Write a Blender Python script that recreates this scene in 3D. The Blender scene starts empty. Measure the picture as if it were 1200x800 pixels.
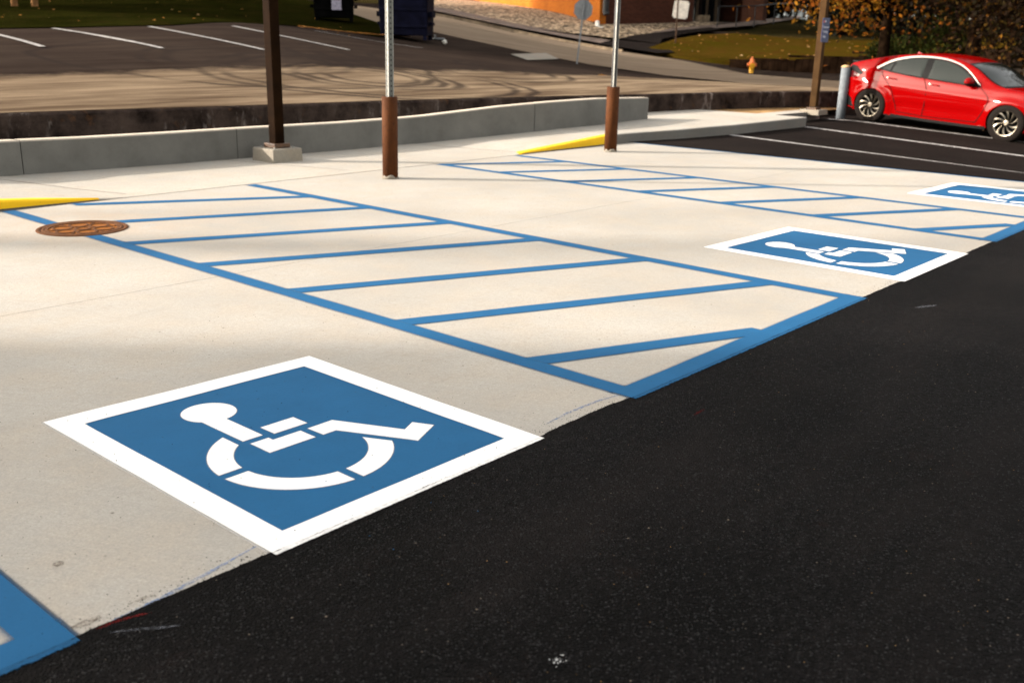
import bpy, bmesh, math, random
import numpy as np
from mathutils import Vector, Matrix, noise
from mathutils.geometry import delaunay_2d_cdt
random.seed(7)
R = math.radians
scene = bpy.context.scene
col = scene.collection

# ------------------------------------------------------------------ camera
FW = Vector((0.72204427, 0.62681232, -0.29284534))
RT = Vector((0.6602963, -0.75070559, 0.02121137))
UP = Vector((0.20654509, 0.20868024, 0.95592452))
EYE = Vector((0, 0, 1.45))
cam = bpy.data.cameras.new('camera')
co = bpy.data.objects.new('camera', cam); col.objects.link(co)
m = Matrix((( RT.x, UP.x, -FW.x), (RT.y, UP.y, -FW.y), (RT.z, UP.z, -FW.z))).to_4x4()
m.translation = EYE
co.matrix_world = m
cam.sensor_width = 36; cam.lens = 34.97; cam.clip_end = 2000; cam.clip_start = 0.05
cam.dof.use_dof = True; cam.dof.focus_distance = 4.6; cam.dof.aperture_fstop = 3.2
scene.camera = co

def at(px, py, d):
    """a point of the place, measured from the survey photo (1200 x 800) at depth d metres"""
    return EYE + (FW + RT * ((px - 600) / 1165.67) - UP * ((py - 400) / 1165.67)) * d

# ------------------------------------------------------------------ light
SUN_EL = 20.0
sd = Vector((-0.69, 0.72, 0)).normalized()          # horizontal direction towards the sun
world = bpy.data.worlds.new('World'); scene.world = world; world.use_nodes = True
nt = world.node_tree; nt.nodes.clear()
sky = nt.nodes.new('ShaderNodeTexSky'); sky.sky_type = 'NISHITA'; sky.sun_disc = False
sky.sun_elevation = R(SUN_EL); sky.sun_rotation = math.atan2(sd.x, sd.y)
sky.air_density = 1.0; sky.dust_density = 2.5; sky.ozone_density = 0.6
bg = nt.nodes.new('ShaderNodeBackground'); bg.inputs[1].default_value = 0.135
wo = nt.nodes.new('ShaderNodeOutputWorld')
hs = nt.nodes.new('ShaderNodeHueSaturation'); hs.inputs['Saturation'].default_value = 0.30      # thin high haze greys the sky
wm = nt.nodes.new('ShaderNodeMix'); wm.data_type = 'RGBA'; wm.blend_type = 'MULTIPLY'; wm.inputs[0].default_value = 1.0; wm.inputs[7].default_value = (1.06, 1.0, 0.90, 1)
nt.links.new(sky.outputs[0], hs.inputs['Color']); nt.links.new(hs.outputs[0], wm.inputs[6]); nt.links.new(wm.outputs[2], bg.inputs[0]); nt.links.new(bg.outputs[0], wo.inputs[0])
sl = bpy.data.lights.new('sun', 'SUN'); sl.energy = 2.6; sl.angle = R(1.1); sl.color = (1.0, 0.90, 0.79)
so = bpy.data.objects.new('sun', sl); col.objects.link(so)
sv = Vector((sd.x * math.cos(R(SUN_EL)), sd.y * math.cos(R(SUN_EL)), math.sin(R(SUN_EL))))
so.rotation_euler = sv.to_track_quat('Z', 'Y').to_euler(); so.location = (-10, 10, 30)
vs = scene.view_settings
vs.view_transform = 'Standard'; vs.look = 'None'; vs.exposure = 1.9; vs.gamma = 1; vs.use_curve_mapping = False

# ------------------------------------------------------------------ materials
class NT:
    def __init__(s, name):
        s.m = bpy.data.materials.new(name); s.m.use_nodes = True
        s.t = s.m.node_tree; s.b = s.t.nodes['Principled BSDF']; s.o = s.t.nodes['Material Output']
        s._pos = None
    def n(s, k, **kw):
        x = s.t.nodes.new('ShaderNode' + k)
        for a, v in kw.items(): setattr(x, a, v)
        return x
    def l(s, a, b): s.t.links.new(a, b)
    def put(s, sock, v):
        if hasattr(v, 'node'): s.l(v, sock)
        else: sock.default_value = v
    @property
    def pos(s):
        if s._pos is None: s._pos = s.n('NewGeometry').outputs['Position']
        return s._pos
    def obj(s): return s.n('TexCoord').outputs['Object']
    def map(s, v, scale=(1, 1, 1), rot=(0, 0, 0), loc=(0, 0, 0)):
        x = s.n('Mapping'); s.l(v, x.inputs[0]); x.inputs['Scale'].default_value = scale
        x.inputs['Rotation'].default_value = rot; x.inputs['Location'].default_value = loc
        return x.outputs[0]
    def noise(s, scale, detail=4, rough=0.55, v=None, dist=0):
        x = s.n('TexNoise'); s.l(v if v is not None else s.pos, x.inputs['Vector'])
        x.inputs['Scale'].default_value = scale; x.inputs['Detail'].default_value = detail
        x.inputs['Roughness'].default_value = rough; x.inputs['Distortion'].default_value = dist
        return x.outputs['Fac']
    def vor(s, scale, v=None, feature='F1', out='Distance'):
        x = s.n('TexVoronoi', feature=feature); s.l(v if v is not None else s.pos, x.inputs['Vector'])
        x.inputs['Scale'].default_value = scale
        return x.outputs[out]
    def rng(s, f, a, b, c=0.0, d=1.0):
        x = s.n('MapRange'); s.l(f, x.inputs[0])
        for i, v in enumerate((a, b, c, d)): x.inputs[i + 1].default_value = v
        return x.outputs[0]
    def math(s, op, a, b=0.0):
        x = s.n('Math', operation=op); s.put(x.inputs[0], a); s.put(x.inputs[1], b); return x.outputs[0]
    def mix(s, f, a, b, mode='MIX'):
        x = s.n('Mix', data_type='RGBA', blend_type=mode)
        s.put(x.inputs[0], f)
        s.put(x.inputs[6], a if hasattr(a, 'node') else (*a, 1)[:4]); s.put(x.inputs[7], b if hasattr(b, 'node') else (*b, 1)[:4])
        return x.outputs[2]
    def attr(s, name):
        x = s.n('Attribute', attribute_name=name); return x.outputs['Fac']
    def bump(s, h, strength=0.3, dist=0.01, prev=None):
        x = s.n('Bump'); s.l(h, x.inputs['Height']); x.inputs['Strength'].default_value = strength
        x.inputs['Distance'].default_value = dist
        if prev is not None: s.l(prev, x.inputs['Normal'])
        return x.outputs[0]
    def done(s, colr, rough=0.8, normal=None, spec=0.3, metal=0.0):
        s.put(s.b.inputs['Base Color'], colr if hasattr(colr, 'node') else (*colr, 1)[:4])
        s.put(s.b.inputs['Roughness'], rough); s.b.inputs['Specular IOR Level'].default_value = spec
        s.b.inputs['Metallic'].default_value = metal
        if normal is not None: s.l(normal, s.b.inputs['Normal'])
        return s.m

M = {}
def simple(name, c, rough=0.6, spec=0.3, metal=0.0, var=0.15, scale=8.0, bump=0.0):
    k = NT(name)
    f = k.noise(scale, 5, v=k.obj())
    c2 = tuple(x * (1 - var * 2) for x in c); c3 = tuple(min(1, x * (1 + var)) for x in c)
    cc = k.mix(k.rng(f, 0.3, 0.7), c2, c3)
    nn = k.bump(k.noise(scale * 6, 4, v=k.obj()), bump, 0.01) if bump else None
    M[name] = k.done(cc, rough, nn, spec, metal); return M[name]

def concrete(name, base=(0.425, 0.395, 0.352), streak=True, stain=1.0, mottle=1.0):
    k = NT(name)
    big = k.noise(0.55, 5, 0.6); mid = k.noise(3.0, 6, 0.65); fine = k.noise(120, 4, 0.7)
    dark = tuple(x * 0.80 for x in base); lite = tuple(min(1, x * 1.10) for x in base)
    c = k.mix(k.rng(big, 0.35, 0.65), dark, lite)
    c = k.mix(k.math('MULTIPLY', k.rng(mid, 0.42, 0.62), 0.42 * mottle), c, tuple(x * y for x, y in zip(base, (1.06, 0.93, 0.78))))
    cr = k.vor(0.55, v=k.map(k.pos, loc=(.4, .2, 0)))
    sm = k.rng(k.noise(0.9, 6, 0.8, v=k.map(k.pos, scale=(1, 3, 1), loc=(11, 4, 0))), 0.58, 0.72)
    c = k.mix(k.math('MULTIPLY', sm, 0.22 * stain), c, (0.22, 0.20, 0.17))
    vm = k.n('VectorMath', operation='DISTANCE'); k.l(k.pos, vm.inputs[0]); vm.inputs[1].default_value = (3.6, 7.35, 0)
    rs = k.math('MULTIPLY', k.rng(vm.outputs['Value'], 1.1, 0.3), k.rng(k.noise(3.5, 5, 0.7), 0.35, 0.65))
    c = k.mix(k.math('MULTIPLY', rs, 0.45 * stain), c, (0.50, 0.30, 0.15))
    # warm stains
    st = k.rng(k.noise(1.6, 6, 0.7, v=k.map(k.pos, loc=(7, 3, 0))), 0.60, 0.78)
    c = k.mix(k.math('MULTIPLY', st, 0.30 * stain), c, (0.36, 0.27, 0.17))
    dt = k.math('MULTIPLY', k.rng(k.noise(9, 7, 0.85, v=k.map(k.pos, loc=(21, 2, 0))), 0.52, 0.66), k.rng(k.noise(0.8, 3, v=k.map(k.pos, loc=(5, 12, 0))), 0.4, 0.6))
    c = k.mix(k.math('MULTIPLY', dt, 0.34 * stain), c, (0.24, 0.19, 0.13))
    # tiny grain
    c = k.mix(k.math('MULTIPLY', k.rng(fine, 0.38, 0.62), 0.60), c, tuple(x * 0.62 for x in base))
    g2 = k.noise(40, 6, 0.85, v=k.map(k.pos, loc=(2, 5, 0)))
    c = k.mix(k.math('MULTIPLY', k.rng(g2, 0.47, 0.62), 0.50), c, tuple(x * 0.66 for x in base))
    c = k.mix(k.math('MULTIPLY', k.rng(g2, 0.44, 0.30), 0.25), c, tuple(min(1, x * 1.25) for x in base))
    # pits and specks
    v1 = k.vor(30); nz = k.rng(k.noise(2.1, 4, 0.6, v=k.map(k.pos, loc=(1, 9, 0))), 0.42, 0.7)
    sp = k.math('MULTIPLY', k.rng(v1, 0.07, 0.14, 1, 0), nz)
    v2 = k.vor(7.0, v=k.map(k.pos, loc=(3.3, 1.7, 0)))
    sp2 = k.rng(v2, 0.026, 0.052, 1, 0)
    c = k.mix(k.math('MULTIPLY', sp, 0.85), c, (0.13, 0.10, 0.075))
    c = k.mix(k.math('MULTIPLY', sp2, 0.75), c, (0.07, 0.05, 0.035))
    h = k.noise(60, 5, 0.7)
    nrm = k.bump(h, 0.25, 0.004)
    if streak:                      # broom finish
        br = k.noise(1.0, 3, 0.5, v=k.map(k.map(k.pos, rot=(0, 0, R(-28))), scale=(170, 3.0, 1)))
        c = k.mix(k.math('MULTIPLY', k.rng(br, 0.38, 0.62), 0.20), c, tuple(x * 0.6 for x in base))
        nrm = k.bump(br, 0.35, 0.003, nrm)
    M[name] = k.done(c, 0.85, nrm, 0.25); return M[name]
concrete('concrete')
concrete('walk_concrete', (0.455, 0.42, 0.37), stain=1.3)
concrete('kerb_shade_concrete', (0.15, 0.142, 0.13), streak=False, stain=0.6)  # walkway concrete copy with the shade of upright faces in its colour
concrete('footing_concrete', (0.25, 0.225, 0.185), streak=False)

def wall_mat():                     # formed grey concrete; sunlit top and shaded faces put into the colour
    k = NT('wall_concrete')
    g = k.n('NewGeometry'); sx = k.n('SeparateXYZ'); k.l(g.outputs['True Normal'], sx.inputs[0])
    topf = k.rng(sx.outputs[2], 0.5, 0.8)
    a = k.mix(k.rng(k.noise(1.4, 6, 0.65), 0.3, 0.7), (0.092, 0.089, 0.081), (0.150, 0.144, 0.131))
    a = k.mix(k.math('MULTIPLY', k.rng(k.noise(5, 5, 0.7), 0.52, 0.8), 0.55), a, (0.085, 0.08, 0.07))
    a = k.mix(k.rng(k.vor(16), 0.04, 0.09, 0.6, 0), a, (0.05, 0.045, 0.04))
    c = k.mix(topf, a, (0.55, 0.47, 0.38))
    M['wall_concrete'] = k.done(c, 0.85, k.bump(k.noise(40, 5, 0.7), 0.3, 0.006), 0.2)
wall_mat()

def old_wall_mat():
    k = NT('old_wall_concrete')
    n1 = k.noise(2.2, 7, 0.72); n2 = k.noise(7, 7, 0.7)
    c = k.mix(k.rng(n1, 0.35, 0.65), (0.011, 0.008, 0.007), (0.062, 0.044, 0.036))
    sc = k.map(k.pos, scale=(2.2, 2.2, 0.7))
    wh = k.rng(k.noise(1.3, 5, 0.7, v=sc), 0.56, 0.68)
    c = k.mix(k.math('MULTIPLY', wh, k.rng(n2, 0.35, 0.65)), c, (0.26, 0.22, 0.20))
    mo = k.rng(k.noise(3.1, 6, 0.75, v=k.map(k.pos, loc=(4, 2, 1))), 0.58, 0.7)
    c = k.mix(k.math('MULTIPLY', mo, 0.6), c, (0.10, 0.045, 0.018))
    M['old_wall_concrete'] = k.done(c, 0.95, k.bump(n2, 0.9, 0.03), 0.0)
old_wall_mat()

def asphalt_new():
    k = NT('fresh_asphalt')
    big = k.noise(0.7, 5, 0.6); f = k.noise(95, 5, 0.75)
    agg = k.vor(120, out='Distance'); 
    c = k.mix(k.rng(big, 0.35, 0.7), (0.0021, 0.0019, 0.0020), (0.0047, 0.0041, 0.0043))
    c = k.mix(k.math('MULTIPLY', k.rng(f, 0.5, 0.72), 0.7), c, (0.020, 0.017, 0.016))
    g3 = k.noise(30, 7, 0.85, v=k.map(k.pos, loc=(6, 1, 0)))
    c = k.mix(k.math('MULTIPLY', k.rng(g3, 0.50, 0.62), 0.75), c, (0.0150, 0.0132, 0.0138))
    c = k.mix(k.math('MULTIPLY', k.rng(g3, 0.47, 0.38), 0.9), c, (0.0012, 0.001, 0.001))
    lane = k.noise(1.0, 4, 0.6, v=k.map(k.pos, scale=(0.35, 1.6, 1), loc=(3, 8, 0)))
    c = k.mix(k.math('MULTIPLY', k.rng(lane, 0.46, 0.64), 0.50), c, (0.0150, 0.0120, 0.0112))
    dk_ = k.noise(0.8, 4, 0.6, v=k.map(k.pos, loc=(13, 3, 0)))
    c = k.mix(k.math('MULTIPLY', k.rng(dk_, 0.46, 0.62), 0.6), c, (0.0018, 0.0016, 0.0017))
    rust = k.rng(k.noise(2.4, 6, 0.75, v=k.map(k.pos, loc=(5, 5, 0))), 0.62, 0.80)
    c = k.mix(k.math('MULTIPLY', rust, 0.5), c, (0.020, 0.009, 0.006))
    vc = k.n('TexVoronoi', feature='F1'); k.l(k.pos, vc.inputs['Vector']); vc.inputs['Scale'].default_value = 26
    bright = k.rng(vc.outputs['Distance'], 0.035, 0.07, 1, 0)
    sel = k.n('SeparateColor'); k.l(vc.outputs['Color'], sel.inputs[0])
    bright = k.math('MULTIPLY', bright, k.rng(sel.outputs[0], 0.93, 0.95))
    c = k.mix(k.math('MULTIPLY', bright, 0.7), c, (0.30, 0.25, 0.2))
    hh = k.math('ADD', k.math('MULTIPLY', agg, 0.9), k.math('MULTIPLY', k.noise(48, 5, 0.75), 1.4))
    nrm = k.bump(hh, 1.0, 0.012); nrm = k.bump(k.noise(5, 4), 0.12, 0.03, nrm)
    M['fresh_asphalt'] = k.done(c, 0.85, nrm, 0.05)
asphalt_new()

def asphalt_right():
    k = NT('lot_asphalt')
    c = k.mix(k.rng(k.noise(0.8, 6, 0.65), 0.3, 0.7), (0.0075, 0.0058, 0.0054), (0.0135, 0.0102, 0.009))
    c = k.mix(k.math('MULTIPLY', k.rng(k.noise(60, 4, 0.7), 0.5, 0.7), 0.5), c, (0.05, 0.04, 0.034))
    M['lot_asphalt'] = k.done(c, 0.9, k.bump(k.noise(70, 5, 0.75), 0.5, 0.008), 0.01)
asphalt_right()

SK = [(at(430, 92, 17.0), (0.9, 1.3, 1.55, 2.4, 2.75)), (at(505, 74, 21.0), (0.9, 1.25, 1.9, 2.5, 2.9)), (at(590, 76, 22.5), (0.8, 1.15)), (at(290, 70, 17.5), (1.5, 1.85, 3.3))]
def asphalt_old():
    k = NT('worn_asphalt')
    n0 = k.noise(0.6, 6, 0.65)
    stc = k.noise(1.0, 5, 0.6, v=k.map(k.map(k.pos, rot=(0, 0, R(-3))), scale=(0.35, 2.6, 1)))
    tan = k.mix(k.rng(stc, 0.36, 0.62), (0.085, 0.058, 0.038), (0.22, 0.162, 0.108))
    dk = k.mix(k.rng(n0, 0.3, 0.7), (0.020, 0.014, 0.012), (0.034, 0.025, 0.020))
    dk = k.mix(k.math('MULTIPLY', k.rng(stc, 0.45, 0.7), 0.5), dk, (0.048, 0.035, 0.027))
    s = k.math('ADD', k.attr('seal'), k.math('MULTIPLY', k.math('SUBTRACT', k.noise(1.1, 6, 0.7), 0.5), 0.9))
    c = k.mix(k.rng(s, 0.35, 0.65), tan, dk)
    tot = None
    for cen, rad in SK:             # rubber left by turning wheels
        vm = k.n('VectorMath', operation='SUBTRACT'); k.l(k.pos, vm.inputs[0]); vm.inputs[1].default_value = (cen.x, cen.y, cen.z)
        ms = k.map(vm.outputs[0], scale=(1, 1, 0))
        ln = k.n('VectorMath', operation='LENGTH'); k.l(ms, ln.inputs[0])
        dd = k.math('ADD', ln.outputs['Value'], k.math('MULTIPLY', k.noise(0.5, 2), 0.8))
        for r in rad:
            x = k.math('ABSOLUTE', k.math('SUBTRACT', dd, r + 0.4))
            y = k.rng(x, 0.03, 0.13, 1, 0)
            tot = y if tot is None else k.math('MAXIMUM', tot, y)
    msk = k.rng(k.noise(0.45, 3, v=k.map(k.pos, loc=(2, 6, 0))), 0.34, 0.50)
    c = k.mix(k.math('MULTIPLY', k.math('MULTIPLY', tot, msk), 0.75), c, (0.022, 0.017, 0.015))
    sp = k.rng(k.noise(45, 4, 0.75), 0.55, 0.75)
    c = k.mix(k.math('MULTIPLY', sp, 0.35), c, (0.03, 0.024, 0.02))
    M['worn_asphalt'] = k.done(c, 0.95, k.bump(k.noise(40, 5, 0.7), 0.4, 0.01), 0.0)
asphalt_old()

def street_mat():
    k = NT('street_asphalt')
    stc = k.noise(1.0, 5, 0.6, v=k.map(k.map(k.pos, rot=(0, 0, R(20))), scale=(0.3, 2.0, 1)))
    c = k.mix(k.rng(stc, 0.3, 0.7), (0.15, 0.112, 0.080), (0.22, 0.168, 0.122))
    M['street_asphalt'] = k.done(c, 0.9, k.bump(k.noise(30, 5, 0.7), 0.3, 0.01), 0.0)
street_mat()

def grass_mat(name, a, b, c3):
    k = NT(name)
    c = k.mix(k.rng(k.noise(0.5, 6, 0.7), 0.35, 0.65), a, b)
    c = k.mix(k.rng(k.noise(1.7, 6, 0.75, v=k.map(k.pos, loc=(9, 2, 0))), 0.5, 0.72), c, c3)
    c = k.mix(k.math('MULTIPLY', k.rng(k.noise(26, 3, 0.8), 0.5, 0.7), 0.5), c, tuple(x * 0.35 for x in a))
    M[name] = k.done(c, 1.0, k.bump(k.noise(22, 4, 0.8), 1.0, 0.08), 0.0)
grass_mat('lawn_dark', (0.008, 0.009, 0.0015), (0.017, 0.017, 0.003), (0.026, 0.017, 0.005))
grass_mat('lawn_autumn', (0.046, 0.036, 0.003), (0.068, 0.036, 0.006), (0.060, 0.022, 0.005))
grass_mat('hill', (0.022, 0.022, 0.008), (0.045, 0.033, 0.012), (0.05, 0.03, 0.012))

def gravel_mat():
    k = NT('pebbles')
    vc = k.n('TexVoronoi', feature='F1'); k.l(k.pos, vc.inputs['Vector']); vc.inputs['Scale'].default_value = 5.5
    sel = k.n('SeparateColor'); k.l(vc.outputs['Color'], sel.inputs[0])
    c = k.mix(sel.outputs[0], (0.16, 0.11, 0.065), (0.78, 0.58, 0.38))
    c = k.mix(k.rng(vc.outputs['Distance'], 0.35, 0.75), c, (0.03, 0.022, 0.015))
    M['pebbles'] = k.done(c, 0.9, k.bump(vc.outputs['Distance'], 1.0, 0.08), 0.15)
gravel_mat()

def brick_mat(name, c1, c2, mortar):
    k = NT(name)
    br = k.n('TexBrick'); k.l(k.obj(), br.inputs['Vector'])
    k2 = k.map(k.obj(), rot=(R(90), 0, 0)); k.l(k2, br.inputs['Vector'])
    br.inputs['Color1'].default_value = (*c1, 1); br.inputs['Color2'].default_value = (*c2, 1); br.inputs['Mortar'].default_value = (*mortar, 1)
    br.inputs['Scale'].default_value = 1.0; br.inputs['Brick Width'].default_value = 0.22; br.inputs['Row Height'].default_value = 0.075
    br.inputs['Mortar Size'].default_value = 0.008
    c = k.mix(k.math('MULTIPLY', k.rng(k.noise(0.8, 5, 0.7), 0.3, 0.7), 0.35), br.outputs[0], tuple(x * 0.45 for x in c1))
    M[name] = k.done(c, 0.9, k.bump(br.outputs['Fac'], -0.4, 0.01), 0.15)
brick_mat('sunlit_brick', (0.34, 0.088, 0.005), (0.42, 0.12, 0.008), (0.30, 0.10, 0.016))  # side wall brick, its sunlit orange put into the colour
brick_mat('shaded_brick', (0.055, 0.017, 0.009), (0.09, 0.028, 0.015), (0.06, 0.03, 0.02))  # same building's brick with the shade of the other walls in its colour
brick_mat('pillar_brick', (0.13, 0.048, 0.024), (0.18, 0.068, 0.036), (0.13, 0.06, 0.04))

def paint_mat(name, c, worn=0.12, fade=False):
    k = NT(name)
    n = k.noise(4.0, 6, 0.7)
    cc = k.mix(k.rng(n, 0.35, 0.7), tuple(x * 0.90 for x in c), c)
    cc = k.mix(k.math('MULTIPLY', k.rng(k.noise(90, 5, 0.75), 0.56, 0.78), worn), cc, tuple(x * 0.35 for x in c))
    pit = k.rng(k.vor(15, v=k.map(k.pos, loc=(.3, .7, 0))), 0.03, 0.06, 1, 0)
    cc = k.mix(k.math('MULTIPLY', pit, 0.6), cc, (0.03, 0.03, 0.03))
    nrm = k.bump(k.noise(60, 5, 0.7), 0.22, 0.004)
    M[name] = k.done(cc, 0.75, nrm, 0.10 if c[0] < .5 else .3)
    if fade:
        tr = k.n('BsdfTransparent'); mx = k.n('MixShader')
        a = k.math('MULTIPLY', k.attr('fade'), 1.0)
        a = k.math('POWER', a, 1.6)
        a = k.math('ADD', a, k.math('MULTIPLY', k.math('SUBTRACT', k.noise(170, 3, 0.8), 0.55), 0.8))
        x = k.n('Clamp'); k.l(k.math('MULTIPLY', a, 0.62), x.inputs[0])
        k.l(x.outputs[0], mx.inputs[0]); k.l(tr.outputs[0], mx.inputs[1]); k.l(k.b.outputs[0], mx.inputs[2]); k.l(mx.outputs[0], k.o.inputs[0])
    return M[name]
BLUE = (0.013, 0.096, 0.222); WHITE = (0.80, 0.79, 0.78)
paint_mat('blue_paint', BLUE, 0.35); paint_mat('white_paint', WHITE, 0.10)
paint_mat('blue_overspray', BLUE, 0.1, True); paint_mat('white_overspray', WHITE, 0.1, True)
paint_mat('yellow_paint', (0.86, 0.50, 0.006), 0.15)
def worn_edge(name, c, rag):             # paint lapping thinly over the rough asphalt edge
    k = NT(name)
    cc = k.mix(k.rng(k.noise(60, 5, 0.7), 0.3, 0.7), tuple(x * 0.65 for x in c), c)
    k.done(cc, 0.75, k.bump(k.noise(70, 5, 0.75), 0.5, 0.006), 0.08)
    tr = k.n('BsdfTransparent'); mx = k.n('MixShader')
    a = k.math('ADD', k.attr('fade'), k.math('MULTIPLY', k.math('SUBTRACT', k.noise(38, 6, 0.85), 0.5), rag))
    k.l(k.rng(a, 0.16, 0.30), mx.inputs[0]); k.l(tr.outputs[0], mx.inputs[1]); k.l(k.b.outputs[0], mx.inputs[2]); k.l(mx.outputs[0], k.o.inputs[0])
    M[name] = k.m
worn_edge('blue_edge', tuple(x * .85 for x in BLUE), 1.3); worn_edge('white_edge', WHITE, 0.5)
def seam_mat():                     # the open joint between pad and asphalt, half filled with paint
    k = NT('seam'); k.done((0.012, 0.011, 0.012), 0.95, None, 0.05)
    tr = k.n('BsdfTransparent'); mx = k.n('MixShader')
    a = k.math('SUBTRACT', k.noise(20, 6, 0.85, v=k.map(k.pos, scale=(1, 5, 1))), k.math('MULTIPLY', k.noise(3.0, 2), 0.25))
    k.l(k.rng(a, 0.43, 0.50), mx.inputs[0]); k.l(tr.outputs[0], mx.inputs[1]); k.l(k.b.outputs[0], mx.inputs[2]); k.l(mx.outputs[0], k.o.inputs[0]); M['seam'] = k.m
seam_mat()
def worn_line(nm='line_paint', q=1.0):
    k = NT(nm)
    cc = k.mix(k.rng(k.noise(9, 7, 0.8), 0.42, 0.66), tuple(x * q for x in (0.36, 0.34, 0.33)), (0.12 * q, 0.11 * q, 0.10 * q))
    M[nm] = k.done(cc, 0.7, None, 0.1)
worn_line(); worn_line('line_white', 1.35)

simple('brown_pole', (0.010, 0.0042, 0.0013), 0.7, 0.02, 0, 0.25, 5, 0.1)
simple('tan_pole', (0.048, 0.026, 0.011), 0.7, 0.02, 0, 0.2, 4, 0.05)
simple('base_steel', (0.07, 0.030, 0.010), 0.5, 0.4, 0, 0.4, 22, 0.4)
simple('black_metal', (0.012, 0.012, 0.013), 0.5, 0.4)
simple('galvanized', (0.26, 0.26, 0.24), 0.5, 0.3, 0.3, 0.15, 20)
simple('sign_back', (0.19, 0.20, 0.21), 0.5, 0.3, 0.2, 0.12, 9)
simple('sign_white', (0.80, 0.74, 0.66), 0.5)
simple('sign_blue', (0.012, 0.028, 0.10), 0.45)
simple('sign_red', (0.45, 0.05, 0.05), 0.5)
simple('text_white', (0.55, 0.55, 0.62), 0.5, var=0)
simple('bollard_paint', (0.135, 0.15, 0.165), 0.6, 0.1, 0, 0.12, 14, 0.05)
simple('bollard_lit_top', (0.42, 0.27, 0.13), 0.6)  # lit top of the bollard, sunlight put into the colour
simple('dumpster_navy', (0.0035, 0.004, 0.012), 0.6, 0.03, 0, 0.3, 4)
simple('dumpster_black', (0.0025, 0.0025, 0.0025), 0.8, 0.01, 0, 0.3, 4)
simple('label_paper', (0.30, 0.28, 0.36), 0.6, var=.25, scale=30)
simple('hydrant_yellow', (0.75, 0.36, 0.012), 0.45, 0.4)
simple('hydrant_orange', (0.75, 0.20, 0.06), 0.5, 0.3)
simple('timber', (0.022, 0.012, 0.007), 0.9, 0.0, 0, 0.4, 3, 0.5)
simple('dark_glass', (0.01, 0.011, 0.012), 0.08, 0.6)
simple('door_frame', (0.16, 0.11, 0.07), 0.5)
simple('roof_shingle', (0.045, 0.04, 0.04), 0.9, 0.1, 0, 0.3, 5)
simple('house_white', (0.42, 0.46, 0.47), 0.7)
simple('house_wall', (0.055, 0.045, 0.04), 0.8)
simple('white_plastic', (0.80, 0.76, 0.68), 0.4)
simple('sand', (0.32, 0.19, 0.08), 0.95, 0.1, 0, 0.3, 3, 0.5)
simple('bark', (0.012, 0.007, 0.004), 0.95, 0.0, 0, 0.4, 6, 0.8)
simple('pale_bark', (0.30, 0.15, 0.06), 0.9, 0.1, 0, 0.3, 6, 0.8)
simple('path_concrete', (0.16, 0.12, 0.10), 0.9, 0.1, 0, 0.2, 2)
simple('kerb_old', (0.24, 0.18, 0.12), 0.9, 0.1, 0, 0.3, 3, 0.4)
simple('crack', (0.035, 0.028, 0.022), 1.0, 0.0)
simple('stucco', (0.30, 0.27, 0.23), 0.9, 0.1)

def rust_mat(name, a, b, c3, sc=9):
    k = NT(name); o = k.obj()
    c = k.mix(k.rng(k.noise(sc, 6, 0.7, v=k.map(o, scale=(1, 1, 0.35))), 0.3, 0.7), a, b)
    c = k.mix(k.rng(k.noise(sc * 3, 5, 0.75, v=o), 0.55, 0.75), c, c3)
    M[name] = k.done(c, 0.75, k.bump(k.noise(sc * 8, 5, 0.75, v=o), 0.7, 0.006), 0.12)
rust_mat('rust_sleeve', (0.042, 0.0125, 0.0028), (0.085, 0.027, 0.006), (0.016, 0.005, 0.002))
rust_mat('rust_iron', (0.075, 0.027, 0.008), (0.135, 0.052, 0.017), (0.02, 0.008, 0.004), 14)
rust_mat('rust_shade_floor', (0.16, 0.050, 0.006), (0.30, 0.10, 0.010), (0.008, 0.003, 0.001), 7)  # pit rust; near-black patches stand in for shadow below the grate

def perforated(name, front):
    k = NT(name); o = k.obj(); s = k.n('SeparateXYZ'); k.l(o, s.inputs[0])
    z = k.math('FRACT', k.math('DIVIDE', s.outputs[2], 0.0508)); dz = k.math('MULTIPLY', k.math('SUBTRACT', z, 0.5), 0.0508)
    g = k.n('NewGeometry'); sn = k.n('SeparateXYZ'); k.l(g.outputs['True Normal'], sn.inputs[0])
    fx = k.rng(k.math('ABSOLUTE', sn.outputs[0]), 0.5, 0.51)
    a = k.math('ADD', k.math('MULTIPLY', s.outputs[0], k.math('SUBTRACT', 1.0, fx)), k.math('MULTIPLY', s.outputs[1], fx))
    r = k.math('SQRT', k.math('ADD', k.math('MULTIPLY', a, a), k.math('MULTIPLY', dz, dz)))
    hole = k.rng(r, 0.0105, 0.012, 1, 0)
    c = k.mix(hole, k.mix(k.rng(k.noise(9, 4, v=o), .3, .7), tuple(x * .8 for x in front), front), (0.012, 0.012, 0.011))
    k.done(c, 0.5, None, 0.3, 0.0)
    M[name] = k.m
perforated('perforated_steel', (0.095, 0.097, 0.085)); perforated('shaded_perforated_steel', (0.022, 0.021, 0.02))  # dark steel tones carry the shade of the front faces

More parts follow.
